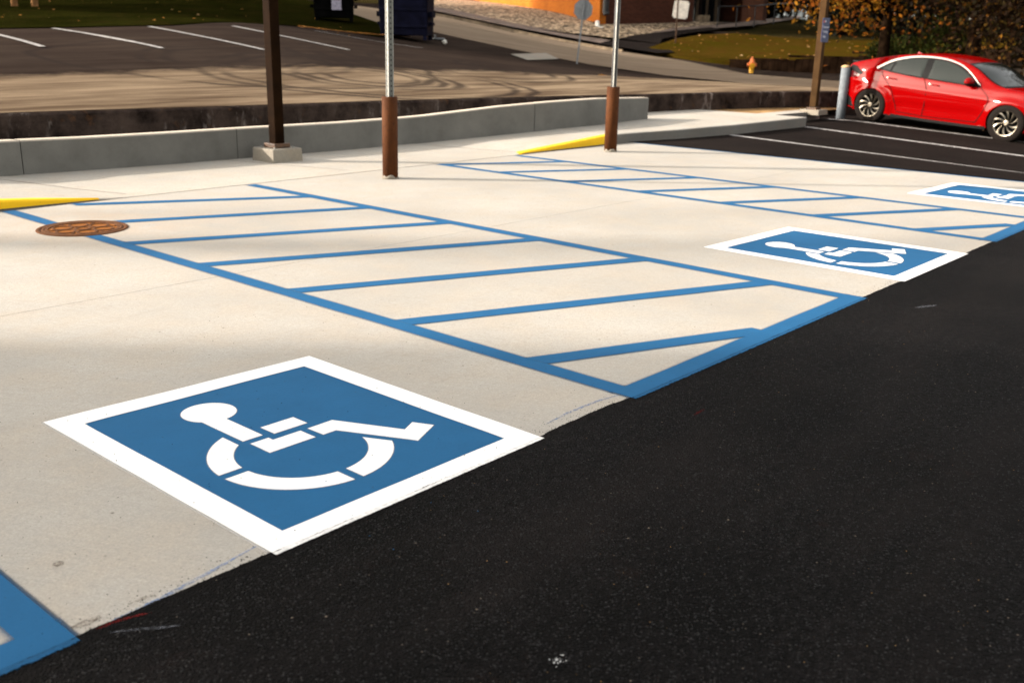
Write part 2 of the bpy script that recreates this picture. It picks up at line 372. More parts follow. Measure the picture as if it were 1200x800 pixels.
def leaf_mat(name, stops):
    k = NT(name); g = k.n('NewGeometry'); cr = k.n('ValToRGB'); k.l(g.outputs['Random Per Island'], cr.inputs[0])
    cr.color_ramp.interpolation = 'LINEAR'
    el = cr.color_ramp.elements
    el[0].position = 0; el[0].color = (*stops[0], 1); el[1].position = 1; el[1].color = (*stops[-1], 1)
    for i, s in enumerate(stops[1:-1]):
        e = el.new((i + 1) / (len(stops) - 1)); e.color = (*s, 1)
    n = k.rng(k.noise(0.5, 4), 0.35, 0.65)
    c = k.mix(n, cr.outputs[0], tuple(x for x in stops[1]), 'MIX')
    c = k.mix(0.5, cr.outputs[0], c)
    k.done(c, 0.7, None, 0.05)
    tl = k.n('BsdfTranslucent'); k.l(c, tl.inputs[0]); mx = k.n('MixShader'); mx.inputs[0].default_value = 0.35
    k.l(k.b.outputs[0], mx.inputs[1]); k.l(tl.outputs[0], mx.inputs[2]); k.l(mx.outputs[0], k.o.inputs[0])
    M[name] = k.m
leaf_mat('leaf_orange', [(0.06, 0.020, 0.005), (0.18, 0.055, 0.006), (0.30, 0.14, 0.010), (0.10, 0.07, 0.010), (0.22, 0.05, 0.006)])
leaf_mat('leaf_russet', [(0.004, 0.003, 0.002), (0.012, 0.005, 0.002), (0.006, 0.005, 0.002), (0.022, 0.008, 0.003), (0.008, 0.007, 0.002), (0.004, 0.003, 0.002), (0.012, 0.006, 0.002), (0.030, 0.024, 0.004), (0.14, 0.055, 0.008)])
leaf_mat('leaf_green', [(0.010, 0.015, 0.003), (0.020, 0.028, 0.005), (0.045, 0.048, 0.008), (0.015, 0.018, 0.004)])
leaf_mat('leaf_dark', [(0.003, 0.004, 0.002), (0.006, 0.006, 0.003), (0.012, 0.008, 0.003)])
leaf_mat('leaf_fallen', [(0.35, 0.12, 0.03), (0.5, 0.24, 0.06), (0.22, 0.09, 0.03), (0.45, 0.30, 0.16)])

# car materials
def car_mats():
    k = NT('car_red'); k.done((0.165, 0.0004, 0.0006), 0.45, None, 0.0)
    k.b.inputs['Coat Weight'].default_value = 0.30; k.b.inputs['Coat Roughness'].default_value = 0.05
    M['car_red'] = k.m
    k = NT('car_glass'); k.done((0.012, 0.015, 0.013), 0.05, None, 0.32); k.b.inputs['Coat Weight'].default_value = 0.0
    k.b.inputs['Coat Roughness'].default_value = 0.03; M['car_glass'] = k.m
    k = NT('chrome'); k.done((0.62, 0.58, 0.52), 0.25, None, 0.5, 1.0); M['chrome'] = k.m
    k = NT('alloy'); k.done((0.27, 0.235, 0.185), 0.3, None, 0.5, 1.0); M['alloy'] = k.m
    k = NT('trim_black'); k.done((0.004, 0.004, 0.004), 0.5, None, 0.08); M['trim_black'] = k.m
    k = NT('tyre_rubber'); k.done((0.008, 0.006, 0.005), 0.85, k.bump(k.noise(60, 3, v=k.obj()), 0.2, 0.004), 0.08); M['tyre_rubber'] = k.m
    k = NT('tail_lens'); k.done((0.05, 0.004, 0.005), 0.08, None, 0.7); M['tail_lens'] = k.m
    k = NT('clear_lens'); k.done((0.55, 0.55, 0.55), 0.08, None, 0.9); M['clear_lens'] = k.m
    k = NT('gap'); k.done((0.02, 0.001, 0.001), 0.8, None, 0.1); M['gap'] = k.m
car_mats()

# ------------------------------------------------------------------ builders
def tag(o, label=None, cat=None, group=None, kind=None):
    if label: o['label'] = label
    if cat: o['category'] = cat
    if group: o['group'] = group
    if kind: o['kind'] = kind
    return o
def link(name, bm, mat, parent=None, smooth=False, loc=None):
    me = bpy.data.meshes.new(name); bm.normal_update(); bm.to_mesh(me); bm.free()
    if mat is not None: me.materials.append(M[mat] if isinstance(mat, str) else mat)
    if smooth:
        for p in me.polygons: p.use_smooth = True
    o = bpy.data.objects.new(name, me); col.objects.link(o)
    if parent is not None: o.parent = parent
    if loc is not None: o.location = loc
    return o
def empty(name, loc=(0, 0, 0), rz=0, label=None, cat=None, group=None):
    o = bpy.data.objects.new(name, None); col.objects.link(o); o.location = loc; o.rotation_euler.z = rz
    o.empty_display_size = 0.2
    return tag(o, label, cat, group)
def box(bm, c, s, rz=0, bev=0.0, taper=1.0):
    r = bmesh.ops.create_cube(bm, size=1.0); vs = r['verts']
    for v in vs:
        t = taper if v.co.z > 0 else 1.0
        v.co = Vector((v.co.x * s[0] * t, v.co.y * s[1] * t, v.co.z * s[2]))
    if bev:
        es = list({e for v in vs for e in v.link_edges})
        rr = bmesh.ops.bevel(bm, geom=es, offset=bev, segments=2, affect='EDGES', profile=0.6)
        vs = list({v for f in rr['faces'] for v in f.verts} | {v for v in vs if v.is_valid})
    rot = Matrix.Rotation(rz, 3, 'Z')
    for v in vs: v.co = rot @ v.co + Vector(c)
    return bm
def lathe(bm, prof, n=24, c=(0, 0, 0), axis='Z', caps=True):
    rings = []
    for r, z in prof:
        ring = []
        for i in range(n):
            a = 2 * math.pi * i / n
            p = Vector((r * math.cos(a), r * math.sin(a), z))
            if axis == 'Y': p = Vector((p.x, p.z, p.y))
            if axis == 'X': p = Vector((p.z, p.x, p.y))
            ring.append(bm.verts.new(p + Vector(c)))
        rings.append(ring)
    for a, b in zip(rings, rings[1:]):
        for i in range(n):
            bm.faces.new((a[i], a[(i + 1) % n], b[(i + 1) % n], b[i]))
    if caps and prof[0][0] > 1e-6: bm.faces.new(rings[0][::-1])
    if caps and prof[-1][0] > 1e-6: bm.faces.new(rings[-1])
    return bm
def tube(bm, pts, rads, n=8):
    rings = []
    pts = [Vector(p) for p in pts]
    for i, p in enumerate(pts):
        d = (pts[min(i + 1, len(pts) - 1)] - pts[max(i - 1, 0)]).normalized()
        a = d.orthogonal().normalized()
        if rings:   # keep twist low
            a = (prev - d * prev.dot(d)).normalized()
        prev = a; b = d.cross(a)
        rings.append([bm.verts.new(p + (a * math.cos(t) + b * math.sin(t)) * rads[i]) for t in [2 * math.pi * k / n for k in range(n)]])
    for A, B in zip(rings, rings[1:]):
        for i in range(n): bm.faces.new((A[i], A[(i + 1) % n], B[(i + 1) % n], B[i]))
    bm.faces.new(rings[0][::-1]); bm.faces.new(rings[-1])
    return bm
def cdt(poly, holes=(), step=None):
    """triangulate a plan polygon; returns (points, triangles)"""
    pts = [Vector(p) for p in poly]; edges = [(i, (i + 1) % len(poly)) for i in range(len(poly))]
    faces = [list(range(len(poly)))]
    for h in holes:
        n0 = len(pts); pts += [Vector(p) for p in h]
        edges += [(n0 + i, n0 + (i + 1) % len(h)) for i in range(len(h))]
    if step:
        xs = [p[0] for p in poly]; ys = [p[1] for p in poly]
        x = min(xs) + step * 0.5
        while x < max(xs):
            y = min(ys) + step * 0.5
            while y < max(ys):
                if inside(x, y, poly) and not any(inside(x, y, h) for h in holes): pts.append(Vector((x, y)))
                y += step
            x += step
    v, e, f, *_ = delaunay_2d_cdt(pts, edges, [], 0, 1e-5)
    out = []
    for t in f:
        c = sum((v[i] for i in t), Vector((0, 0))) / len(t)
        if inside(c.x, c.y, poly) and not any(inside(c.x, c.y, h) for h in holes): out.append(t)
    return v, out
def inside(x, y, poly):
    r = False; n = len(poly); j = n - 1
    for i in range(n):
        xi, yi = poly[i][0], poly[i][1]; xj, yj = poly[j][0], poly[j][1]
        if (yi > y) != (yj > y) and x < (xj - xi) * (y - yi) / (yj - yi) + xi: r = not r
        j = i
    return r
def sheet(bm, poly, z, holes=(), step=None):
    v, f = cdt(poly, holes, step)
    vv = [bm.verts.new((p.x, p.y, z(p.x, p.y) if callable(z) else z)) for p in v]
    for t in f:
        fc = bm.faces.new([vv[i] for i in t])
        fc.normal_update()
        if fc.normal.z < 0: fc.normal_flip()
    return bm
def slab(bm, poly, z0, z1, holes=()):
    sheet(bm, poly, z1, holes)
    for pl in [poly] + list(holes):
        n = len(pl)
        a = [bm.verts.new((p[0], p[1], z0)) for p in pl]; b = [bm.verts.new((p[0], p[1], z1)) for p in pl]
        for i in range(n): bm.faces.new((a[i], a[(i + 1) % n], b[(i + 1) % n], b[i]))
    return bm
def rect(x0, x1, y0, y1): return [(x0, y0), (x1, y0), (x1, y1), (x0, y1)]
def circ(cx, cy, r, n=40): return [(cx + r * math.cos(2 * math.pi * i / n), cy + r * math.sin(2 * math.pi * i / n)) for i in range(n)]

# ------------------------------------------------------------------ the pad and the aisle
EDGE_Y = 2.218; PAD_X1 = 12.34; JX = 0.925
MH = (3.45, 7.30); MHR = 0.315
rnd = random.Random(3)
def smooth(a, b, x):
    t = max(0, min(1, (x - a) / (b - a))); return t * t * (3 - 2 * t)
def z_lot(x, y): return 0.004 - 0.05 * smooth(PAD_X1, PAD_X1 + 3.5, x) * max(0, min(6.1, 8.1 - y)) + 0.0
bm = bmesh.new()
def pad_edge(x0, x1, n, y):         # slightly chipped front edge
    return [(x0 + (x1 - x0) * i / n, y - 0.012 + 0.004 * noise.noise(Vector((x0 + (x1 - x0) * i / n * 9, 0, 0)))) for i in range(n + 1)]
slab(bm, pad_edge(JX + 0.007, PAD_X1, 160, EDGE_Y) + [(PAD_X1, 5.277), (JX + 0.007, 5.277)], -0.4, 0.0)
slab(bm, [(JX + 0.007, 5.282), (PAD_X1, 5.282), (PAD_X1, 8.412), (JX + 0.007, 8.412)], -0.4, 0.0, [circ(MH[0], MH[1], 0.29)])
slab(bm, pad_edge(-8, JX - 0.006, 60, EDGE_Y) + [(JX - 0.006, 5.277), (-8, 5.277)], -0.4, 0.0)
slab(bm, rect(-8, JX - 0.006, 5.282, 8.412), -0.4, 0.0)
tag(link('concrete_pad', bm, 'concrete'), kind='structure')

bm = bmesh.new()                    # fresh asphalt aisle, ragged where it meets the pad
def edge_pt(x):
    n1 = noise.noise(Vector((x * 4, 3.1, 0))) * 0.002 + noise.noise(Vector((x * 19, 1.1, 0))) * 0.003 + noise.noise(Vector((x * 60, 7, 0))) * 0.003 + max(0, noise.noise(Vector((x * 11, 2, 0)))) * 0.006
    bulge = 0.008 * smooth(3.28, 3.2, x) * smooth(2.72, 2.9, x)
    return EDGE_Y + n1 + bulge - 0.004
xs = [-8 + 0.02 * i for i in range(int((PAD_X1 + 8) / 0.02) + 1)]
edge = [(x, edge_pt(x)) for x in xs]
poly = edge + [(PAD_X1 + 0.006, EDGE_Y), (40, EDGE_Y), (40, -30), (-8, -30)]
v, f = cdt(poly)
vv = [bm.verts.new((p.x, p.y, 0.0020 if p.x <= PAD_X1 + .01 else z_lot(p.x, p.y) + .003)) for p in v]
for t in f:
    fc = bm.faces.new([vv[i] for i in t]); fc.normal_update()
    if fc.normal.z < 0: fc.normal_flip()
a = [bm.verts.new((x, y, 0.0020)) for x, y in edge]; b = [bm.verts.new((x, y + 0.003, -0.01)) for x, y in edge]
for i in range(len(edge) - 1): bm.faces.new((a[i], b[i], b[i + 1], a[i + 1]))
tag(link('asphalt_aisle', bm, 'fresh_asphalt'), kind='structure')

bm = bmesh.new()
sheet(bm, [(PAD_X1 + 0.004, EDGE_Y - .3), (40, EDGE_Y - .3), (40, 9.6), (PAD_X1 + 0.004, 9.6)], lambda x, y: z_lot(x, y) + 0.004 * (0 if y > EDGE_Y else 1) - 0.0, step=0.5)
tag(link('asphalt_parking', bm, 'lot_asphalt'), kind='structure')
bm = bmesh.new(); sheet(bm, rect(-400, 600, -400, 600), -0.9)
tag(link('ground', bm, 'hill'), kind='structure')

# ------------------------------------------------------------------ painted markings
def strip(bm, pts, w0, w1, z):      # overspray: a thin strip outside a painted edge, fading out
    lay = bm.loops.layers.float_color.get('fade') or bm.loops.layers.float_color.new('fade')
    n = len(pts)
    area = sum(pts[i][0] * pts[(i + 1) % n][1] - pts[(i + 1) % n][0] * pts[i][1] for i in range(n))
    sg = 1 if area > 0 else -1
    def off(i, d):
        p0, p1, p2 = Vector(pts[i - 1]), Vector(pts[i]), Vector(pts[(i + 1) % n])
        a = (p1 - p0).normalized(); b = (p2 - p1).normalized()
        na = Vector((a.y, -a.x)) * sg; nb = Vector((b.y, -b.x)) * sg
        mm = (na + nb); k = mm.length_squared
        mm = mm * (2 / max(k, 0.6)) * 1.0
        return p1 + mm * d * 0.5 * 1.0 if False else p1 + (na + nb) / max(0.5, (1 + na.dot(nb))) * d
    A = [off(i, -w0) for i in range(n)]; B = [off(i, w1) for i in range(n)]
    for i in range(n):
        j = (i + 1) % n
        q = [bm.verts.new((*A[i], z)), bm.verts.new((*A[j], z)), bm.verts.new((*B[j], z)), bm.verts.new((*B[i], z))]
        fc = bm.faces.new(q)
        for lp, vv_ in zip(fc.loops, (1, 1, 0, 0)): lp[lay] = (vv_, vv_, vv_, 1)
        fc.normal_update()
        if fc.normal.z < 0: fc.normal_flip()
    return bm
def wob(poly, amp=0.003, seg=0.08):  # hand-held paint edges are never ruler straight
    out = []
    n = len(poly)
    for i in range(n):
        a = Vector(poly[i]); b = Vector(poly[(i + 1) % n]); L = (b - a).length; k = max(1, int(L / seg))
        nn = Vector(((b - a).y, -(b - a).x)).normalized()
        for j in range(k):
            p = a.lerp(b, j / k)
            d = amp * noise.noise(Vector((p.x * 2.7, p.y * 2.7, 5))) * 1.3 if j else 0
            out.append((p.x + nn.x * d, p.y + nn.y * d))
    return out
def lap(bm, x0, x1, y0, y1, z, rev=False):   # paint lapping over the asphalt edge
    lay = bm.loops.layers.float_color.get('fade') or bm.loops.layers.float_color.new('fade')
    n = int((x1 - x0) / 0.1)
    for i in range(n):
        a = x0 + (x1 - x0) * i / n; b = x0 + (x1 - x0) * (i + 1) / n
        fc = bm.faces.new([bm.verts.new((a, y0, z)), bm.verts.new((b, y0, z)), bm.verts.new((b, y1, z)), bm.verts.new((a, y1, z))])
        for lp, q in zip(fc.loops, (0, 0, 1, 1)): lp[lay] = (q, q, q, 1)

CX, CY, RO, RI = 2.02, 2.75, 0.33, 0.24
def arc(r, a0, a1, n=24): return [(CX + r * math.cos(a0 + (a1 - a0) * i / n), CY + r * math.sin(a0 + (a1 - a0) * i / n)) for i in range(n + 1)]
def wheel_piece(f0, f1, g0, g1): return arc(RO, f0, f1) + arc(RI, g1, g0)
def angx(r, x, s): return math.acos((x - CX) / r) * s
def angy(r, y, left=True):
    a = math.asin((y - CY) / r); return math.pi - a if left else a
symbol = []
hc, hr = (1.994, 3.312), 0.106
a1 = math.asin((2.003 - hc[0]) / hr) - math.pi / 2; a0 = math.asin((1.918 - hc[0]) / hr) - math.pi / 2 + 2 * math.pi
symbol.append([(hc[0] + hr * math.cos(a1 + (a0 - a1) * i / 40), hc[1] + hr * math.sin(a1 + (a0 - a1) * i / 40)) for i in range(41)] + [(1.918, 2.968), (2.003, 2.968)])
symbol.append([(2.043, 2.948), (2.194, 2.948), (2.194, 3.035), (2.043, 3.035)])
symbol.append([(1.925, 2.93), (1.925, 2.812), (2.128, 2.812), (2.128, 2.902), (2.003, 2.902), (2.003, 2.93)])
symbol.append([(2.162, 2.9), (2.281, 2.902), (2.412, 2.628), (2.484, 2.662), (2.521, 2.582), (2.373, 2.514), (2.226, 2.81), (2.165, 2.81)][::-1])
symbol.append(wheel_piece(angx(RO, 1.8865, 1), angy(RO, 2.774), angx(RI, 1.8865, 1), angy(RI, 2.774)))
symbol.append(wheel_piece(angy(RO, 2.734), 2 * math.pi - angx(RO, 1.99, 1), angy(RI, 2.734), 2 * math.pi - angx(RI, 1.99, 1)))
symbol.append(wheel_piece(-angx(RO, 2.028, 1), math.atan2(2.584 - CY, 2.3 - CX), -angx(RI, 2.028, 1), math.atan2(2.685 - CY, 2.253 - CX)))
def accessible_symbol(x0, w, label):
    t = empty('accessible_parking_symbol', (x0, 2.2, 0), 0, label, 'pavement symbol', 'painted wheelchair symbols on the concrete stalls')
    sx = w / 1.22
    def loc(p): return ((p[0] - 1.5) * sx, p[1] - 2.2)
    y0 = EDGE_Y - 2.2
    bi = [(0.101, 0.096), (1.113, 0.096), (1.110, 1.310), (0.101, 1.342)]
    bi = [(x * sx, y) for x, y in bi]
    outer = wob([(0, y0 - 0.012), (w, y0 - 0.012), (w, 1.415), (0, 1.468)], 0.004)
    b = bmesh.new(); sheet(b, wob(bi, 0.0025), 0.0016); link('blue_field', b, 'blue_paint', t)
    b = bmesh.new(); sheet(b, outer, 0.0030, [wob(bi, 0.0025)])
    o = link('white_border', b, 'white_paint', t)
    b = bmesh.new(); strip(b, outer, 0.0, 0.014, 0.0009); link('overspray', b, 'white_overspray', o)
    b = bmesh.new(); lap(b, 0.0, w, -0.018, 0.008, 0.0034); link('painted_edge', b, 'white_edge', o)
    b = bmesh.new(); sheet(b, rect(0.0, w, 0.002, 0.009), 0.0039); link('seam', b, 'seam', o)
    b = bmesh.new()
    for p in symbol: sheet(b, [loc(q) for q in p], 0.0030)
    s = link('wheelchair_figure', b, 'white_paint', t)
    b = bmesh.new()
    for p in symbol: strip(b, [loc(q) for q in p], 0, 0.006, 0.0024)
    link('overspray', b, 'white_overspray', s)
accessible_symbol(1.5, 1.22, 'large blue and white wheelchair symbol nearest the camera, bordering the black asphalt')
accessible_symbol(6.345, 1.25, 'blue and white wheelchair symbol in the middle stall, between the two hatched aisles')
accessible_symbol(10.33, 1.25, 'farthest blue and white wheelchair symbol, cut off by the right photo edge')

def hatch(name_label, xl0, xl1, xr0, xr1, ytop, diags, extra=None, only_left=False):
    t = empty('access_aisle_marking', (xl0, 2.2, 0), 0, name_label, 'pavement marking', 'blue hatched access aisles')
    O = Vector((xl0, 2.2))
    def L(poly): return [(p[0] - O.x, p[1] - O.y) for p in poly]
    def add(nm, poly, z=0.0018, fz=0.0009):
        w = wob(L(poly), 0.0035)
        b = bmesh.new(); sheet(b, w, z); o = link(nm, b, 'blue_paint', t)
        b = bmesh.new(); strip(b, w, 0, 0.024, fz); link('overspray', b, 'blue_overspray', o)
    for seg in extra or [(2.31, ytop)]:
        if not only_left: add('border_line', rect(xl0, xl1, *seg))
    add('border_line', rect(xr0, xr1, 2.31, ytop[1] if isinstance(ytop, tuple) else ytop))
    for (ya, yb, xa, xb) in diags:
        h = 0.057 / math.cos(math.atan2(ya - yb, xb - xa))
        add('diagonal_stripe', [(xa, ya - h), (xb, yb - h), (xb, yb + h), (xa, ya + h)], 0.0024, 0.0012)
    add('edge_band', rect(xl0, xr1, EDGE_Y - 0.012, 2.3085), 0.0032, 0.0014)
    b = bmesh.new(); lap(b, 0, xr1 - xl0, -0.024, 0.008, 0.0037); link('painted_edge', b, 'blue_edge', t)
    b = bmesh.new(); sheet(b, rect(0.0, xr1 - xl0, 0.000, 0.008), 0.0042); link('seam', b, 'seam', t)
    return t
sl1 = -0.412
d1 = [(8.36, 7.44, 3.9, 5.638)] + [(y, y + sl1 * (5.638 - 3.422), 3.422, 5.638) for y in (6.56, 5.62, 4.67, 3.73)] + [(7.38, 6.62, 3.78, 5.638)]
d1 += [(2.815, 2.815 + sl1 * (4.66 - 3.422), 3.422, 4.66)]
hatch('wide blue hatched access aisle between the near and middle wheelchair symbols', 3.32, 3.42, 5.64, 5.745, 8.39, d1, [(2.31, 7.03), (7.60, 8.41)])
sl2 = -0.545
d2 = [(8.30, 7.62, 8.345, 9.638)] + [(y, y + sl2 * (9.638 - 8.342), 8.342, 9.638) for y in (7.42, 6.47, 5.55, 4.62, 3.69)] + [(2.79, 2.79 + sl2 * (9.2 - 8.342), 8.342, 9.2)]
hatch('narrow blue hatched access aisle farther off, between the middle and farthest symbols', 8.24, 8.34, 9.64, 9.74, 8.39, d2)
d0 = [(3.6, 2.75, -1.2, 0.81), (4.6, 3.75, -1.2, 0.81), (5.6, 4.75, -1.2, .81)]
hatch('corner of a blue hatched aisle at the bottom left of the photo', -1.3, -1.2, 0.812, 0.917, 8.39, d0)
b = bmesh.new(); sheet(b, wob(rect(PAD_X1 - 0.05, PAD_X1 - 0.004, 2.3, 8.40), 0.003), 0.0018)
tag(link('painted_line', b, 'blue_paint'), 'thin blue line along the far right edge of the concrete pad', 'painted line')

def lot_line(x, y0, y1, label):
    b = bmesh.new(); sheet(b, wob(rect(x - 0.062, x + 0.062, y0, y1), 0.003), lambda a, c: z_lot(a, c) + 0.005, step=0.4)
    tag(link('stall_line', b, 'line_white'), label, 'painted line', 'white stall lines on the dark asphalt by the red car')
lot_line(14.60, 2.3, 8.10, 'white stall line nearest the concrete pad, starting at the raised kerb')
lot_line(17.24, 2.3, 8.08, 'middle white stall line, starting at the kerb corner')
lot_line(19.46, 2.3, 8.66, 'white stall line beside the red car, starting at the bollard')

# loose bits: crumbs on the pad by the asphalt edge, stones on the asphalt
bm = bmesh.new(); rr = random.Random(11)
def crumb(x, y, z, s):
    r = bmesh.ops.create_icosphere(bm, subdivisions=1, radius=s)
    q = Matrix.Rotation(rr.random() * 6, 3, 'Z') @ Matrix.Diagonal((1, rr.uniform(.5, .9), rr.uniform(.4, .7)))
    for v_ in r['verts']: v_.co = q @ (v_.co * rr.uniform(.75, 1.2)) + Vector((x, y, z + s * .3))
for i in range(620):           # a ragged bead of crumbs right on the edge
    x = rr.choice([rr.uniform(0.93, 1.5), rr.uniform(2.76, 3.31), rr.uniform(2.76, 3.31), rr.uniform(5.76, 6.33)])
    crumb(x, edge_pt(x) + abs(rr.gauss(0, 0.003)), 0.0, rr.uniform(0.001, 0.0026))
for i in range(520):
    x = rr.choice([rr.uniform(0.93, 1.5), rr.uniform(2.72, 3.32), rr.uniform(5.75, 6.34), rr.uniform(1, 12)])
    y = EDGE_Y + abs(rr.gauss(0, 0.035)) + 0.006
    crumb(x, y, 0.0, rr.uniform(0.0008, 0.0024))
for i in range(240): crumb(rr.uniform(.8, 3.4), rr.uniform(EDGE_Y, 4.5), 0.003, rr.uniform(0.001, 0.0026))
tag(link('asphalt_crumbs', bm, 'fresh_asphalt'), 'black asphalt crumbs strewn on the concrete along the aisle edge', 'asphalt crumbs', kind='stuff')
bm = bmesh.new()
for i in range(420):
    d = rr.uniform(0.9, 7); a = rr.uniform(-0.55, 0.35) + math.atan2(FW.y, FW.x) - 0.25
    x, y = d * math.cos(a), d * math.sin(a)
    if y < EDGE_Y - 0.03: crumb(x, y, 0.002, rr.uniform(0.0008, 0.0022))
tag(link('stone_chips', bm, 'sand'), 'tiny pale stone chips scattered on the black asphalt', 'stone chips', kind='stuff')
def aggregate():                     # the stones standing proud of the mat, near the camera
    rg = np.random.default_rng(4); N = 60000
    d = 0.9 + 4.6 * rg.random(N) ** 0.75; a = math.atan2(FW.y, FW.x) + rg.uniform(-0.60, 0.50, N)
    x = d * np.cos(a); y = d * np.sin(a); k = y < EDGE_Y - 0.06; x, y = x[k], y[k]; N = len(x)
    s_ = rg.uniform(0.0018, 0.0050, N); th = rg.uniform(0, 6.28, N); el = rg.uniform(.55, 1.0, N); hh = rg.uniform(.25, .7, N)
    base = np.array([[1, 0, 0], [0, 1, 0], [-1, 0, 0], [0, -1, 0], [0.15, 0.1, 1]], float)
    V = np.repeat(base[None], N, 0) * rg.uniform(.7, 1.2, (N, 5, 1))
    V[:, :, 1] *= el[:, None]; V[:, :, 2] *= hh[:, None]; V *= s_[:, None, None]
    c_, n_ = np.cos(th)[:, None], np.sin(th)[:, None]
    X = V[:, :, 0] * c_ - V[:, :, 1] * n_ + x[:, None]; Y = V[:, :, 0] * n_ + V[:, :, 1] * c_ + y[:, None]; Z = V[:, :, 2] + 0.0019
    P_ = np.stack([X, Y, Z], -1).reshape(-1, 3)
    F = (np.array([[0, 1, 4], [1, 2, 4], [2, 3, 4], [3, 0, 4]])[None] + 5 * np.arange(N)[:, None, None]).reshape(-1, 3)
    me = bpy.data.meshes.new('asphalt_stones'); me.from_pydata(P_.tolist(), [], F.tolist()); me.materials.append(M['asphalt_stone'])
    o = bpy.data.objects.new('asphalt_stones', me); col.objects.link(o)
    tag(o, 'coarse black stones of the fresh asphalt in the foreground', 'asphalt stones', kind='stuff')
def stone_mat():
    k = NT('asphalt_stone'); g = k.n('NewGeometry'); r_ = g.outputs['Random Per Island']
    c = k.mix(k.rng(r_, 0.0, 0.97), (0.0014, 0.0012, 0.0013), (0.0115, 0.0100, 0.0107)); c = k.mix(k.rng(r_, 0.992, 0.994), c, (0.11, 0.085, 0.065))
    M['asphalt_stone'] = k.done(c, 0.55, None, 0.18)
stone_mat(); aggregate()
def scuff(name, pts, w, mat, label, cat):
    b = bmesh.new(); P = [Vector(p) for p in pts]
    up, dn = [], []
    for i, p in enumerate(P):
        d = (P[min(i + 1, len(P) - 1)] - P[max(0, i - 1)]).normalized(); n_ = Vector((-d.y, d.x))
        k = w * (0.25 + math.sin(math.pi * (i + .3) / (len(P) - .4)))
        up.append(p + n_ * k); dn.append(p - n_ * k)
    sheet(b, [tuple(q) for q in up] + [tuple(q) for q in dn[::-1]], 0.0125)
    return tag(link(name, b, mat), label, cat)

def chalk(name, c, keep=.5, sc=60):
    k = NT(name); k.done(c, 0.9, None, 0.02); tr = k.n('BsdfTransparent'); mx = k.n('MixShader')
    k.l(k.math('MULTIPLY', k.rng(k.noise(sc, 6, 0.85), 0.5 - .1, 0.62), keep), mx.inputs[0]); k.l(tr.outputs[0], mx.inputs[1]); k.l(k.b.outputs[0], mx.inputs[2]); k.l(mx.outputs[0], k.o.inputs[0]); M[name] = k.m
chalk('chalk_blue', (0.16, 0.24, 0.42), .75); chalk('chalk_red', (0.20, 0.012, 0.012), .6, 90); chalk('chalk_white', (0.20, 0.21, 0.24), .35, 80); chalk('oil', (0.09, 0.06, 0.04), .75, 45)
def gp(px, py):
    d = FW + RT * ((px - 600) / 1165.67) - UP * ((py - 400) / 1165.67); q = EYE + d * (-1.45 / d.z); return (q.x, q.y)
def marks(pxs, w, mat, label, cat, z=0.0031, name='chalk_mark'):
    o = scuff(name, [gp(*q) for q in pxs], w, mat, label, cat)
    for v_ in o.data.vertices: v_.co.z = z
marks([(130, 728), (190, 700), (250, 668), (300, 640)], .006, 'chalk_blue', 'faint blue chalk line on the concrete at the bottom left, beside the asphalt edge', 'chalk mark', .0014)
marks([(640, 497), (665, 484), (700, 470), (728, 462)], .006, 'chalk_blue', 'faint blue chalk line between the near symbol and the hatched aisle', 'chalk mark', .0014)
marks([(112, 738), (135, 729), (160, 722), (178, 718)], .004, 'chalk_red', 'red paint streak on the asphalt by the bottom left blue corner', 'paint streak')
marks([(128, 742), (160, 738), (190, 736), (212, 733)], .005, 'chalk_white', 'pale scuff on the asphalt beside the red streak at bottom left', 'scuff mark')
marks([(813, 487), (820, 483), (826, 480)], .0035, 'chalk_red', 'short red mark on the black asphalt right of the hatched aisle', 'paint streak')
marks([(1072, 361), (1085, 359.5), (1097, 358)], .014, 'chalk_white', 'pale scuff on the far asphalt below the middle wheelchair symbol', 'scuff mark')
simple('spatter', (0.5, 0.5, 0.5), 0.7)
bm = bmesh.new(); c0 = gp(655, 774)
for q in range(26): crumb(c0[0] + rr.gauss(0, .011), c0[1] + rr.gauss(0, .011), 0.004, rr.uniform(.0008, .0032))
tag(link('paint_spatter', bm, 'spatter'), 'small white paint spatter on the asphalt at the bottom of the photo', 'paint spatter')
marks([(84, 736), (100, 730), (118, 722)], .012, 'oil', 'brown smear on the concrete at the tip of the bottom left blue corner', 'stain', .0014, 'stain')
marks([(62, 661), (69, 660.5), (75, 660)], .013, 'oil', 'round brown spot on the concrete above the bottom left blue corner', 'stain', .0014, 'stain')
marks([(150, 708), (168, 701), (182, 697)], .006, 'oil', 'thin brown smear on the concrete along the asphalt edge at bottom left', 'stain', .0014, 'stain')

bm = bmesh.new()
for px, py in ((382, 565), (395, 570), (413, 605), (461, 645), (433, 629), (560, 600), (372, 575), (505, 590)):
    q = gp(px, py); crumb(q[0], q[1], 0.004, rr.uniform(.0016, .0030))
tag(link('blue_paint_flecks', bm, 'blue_paint'), 'tiny blue paint flecks on the asphalt beside the nearest wheelchair symbol', 'paint flecks', kind='stuff')
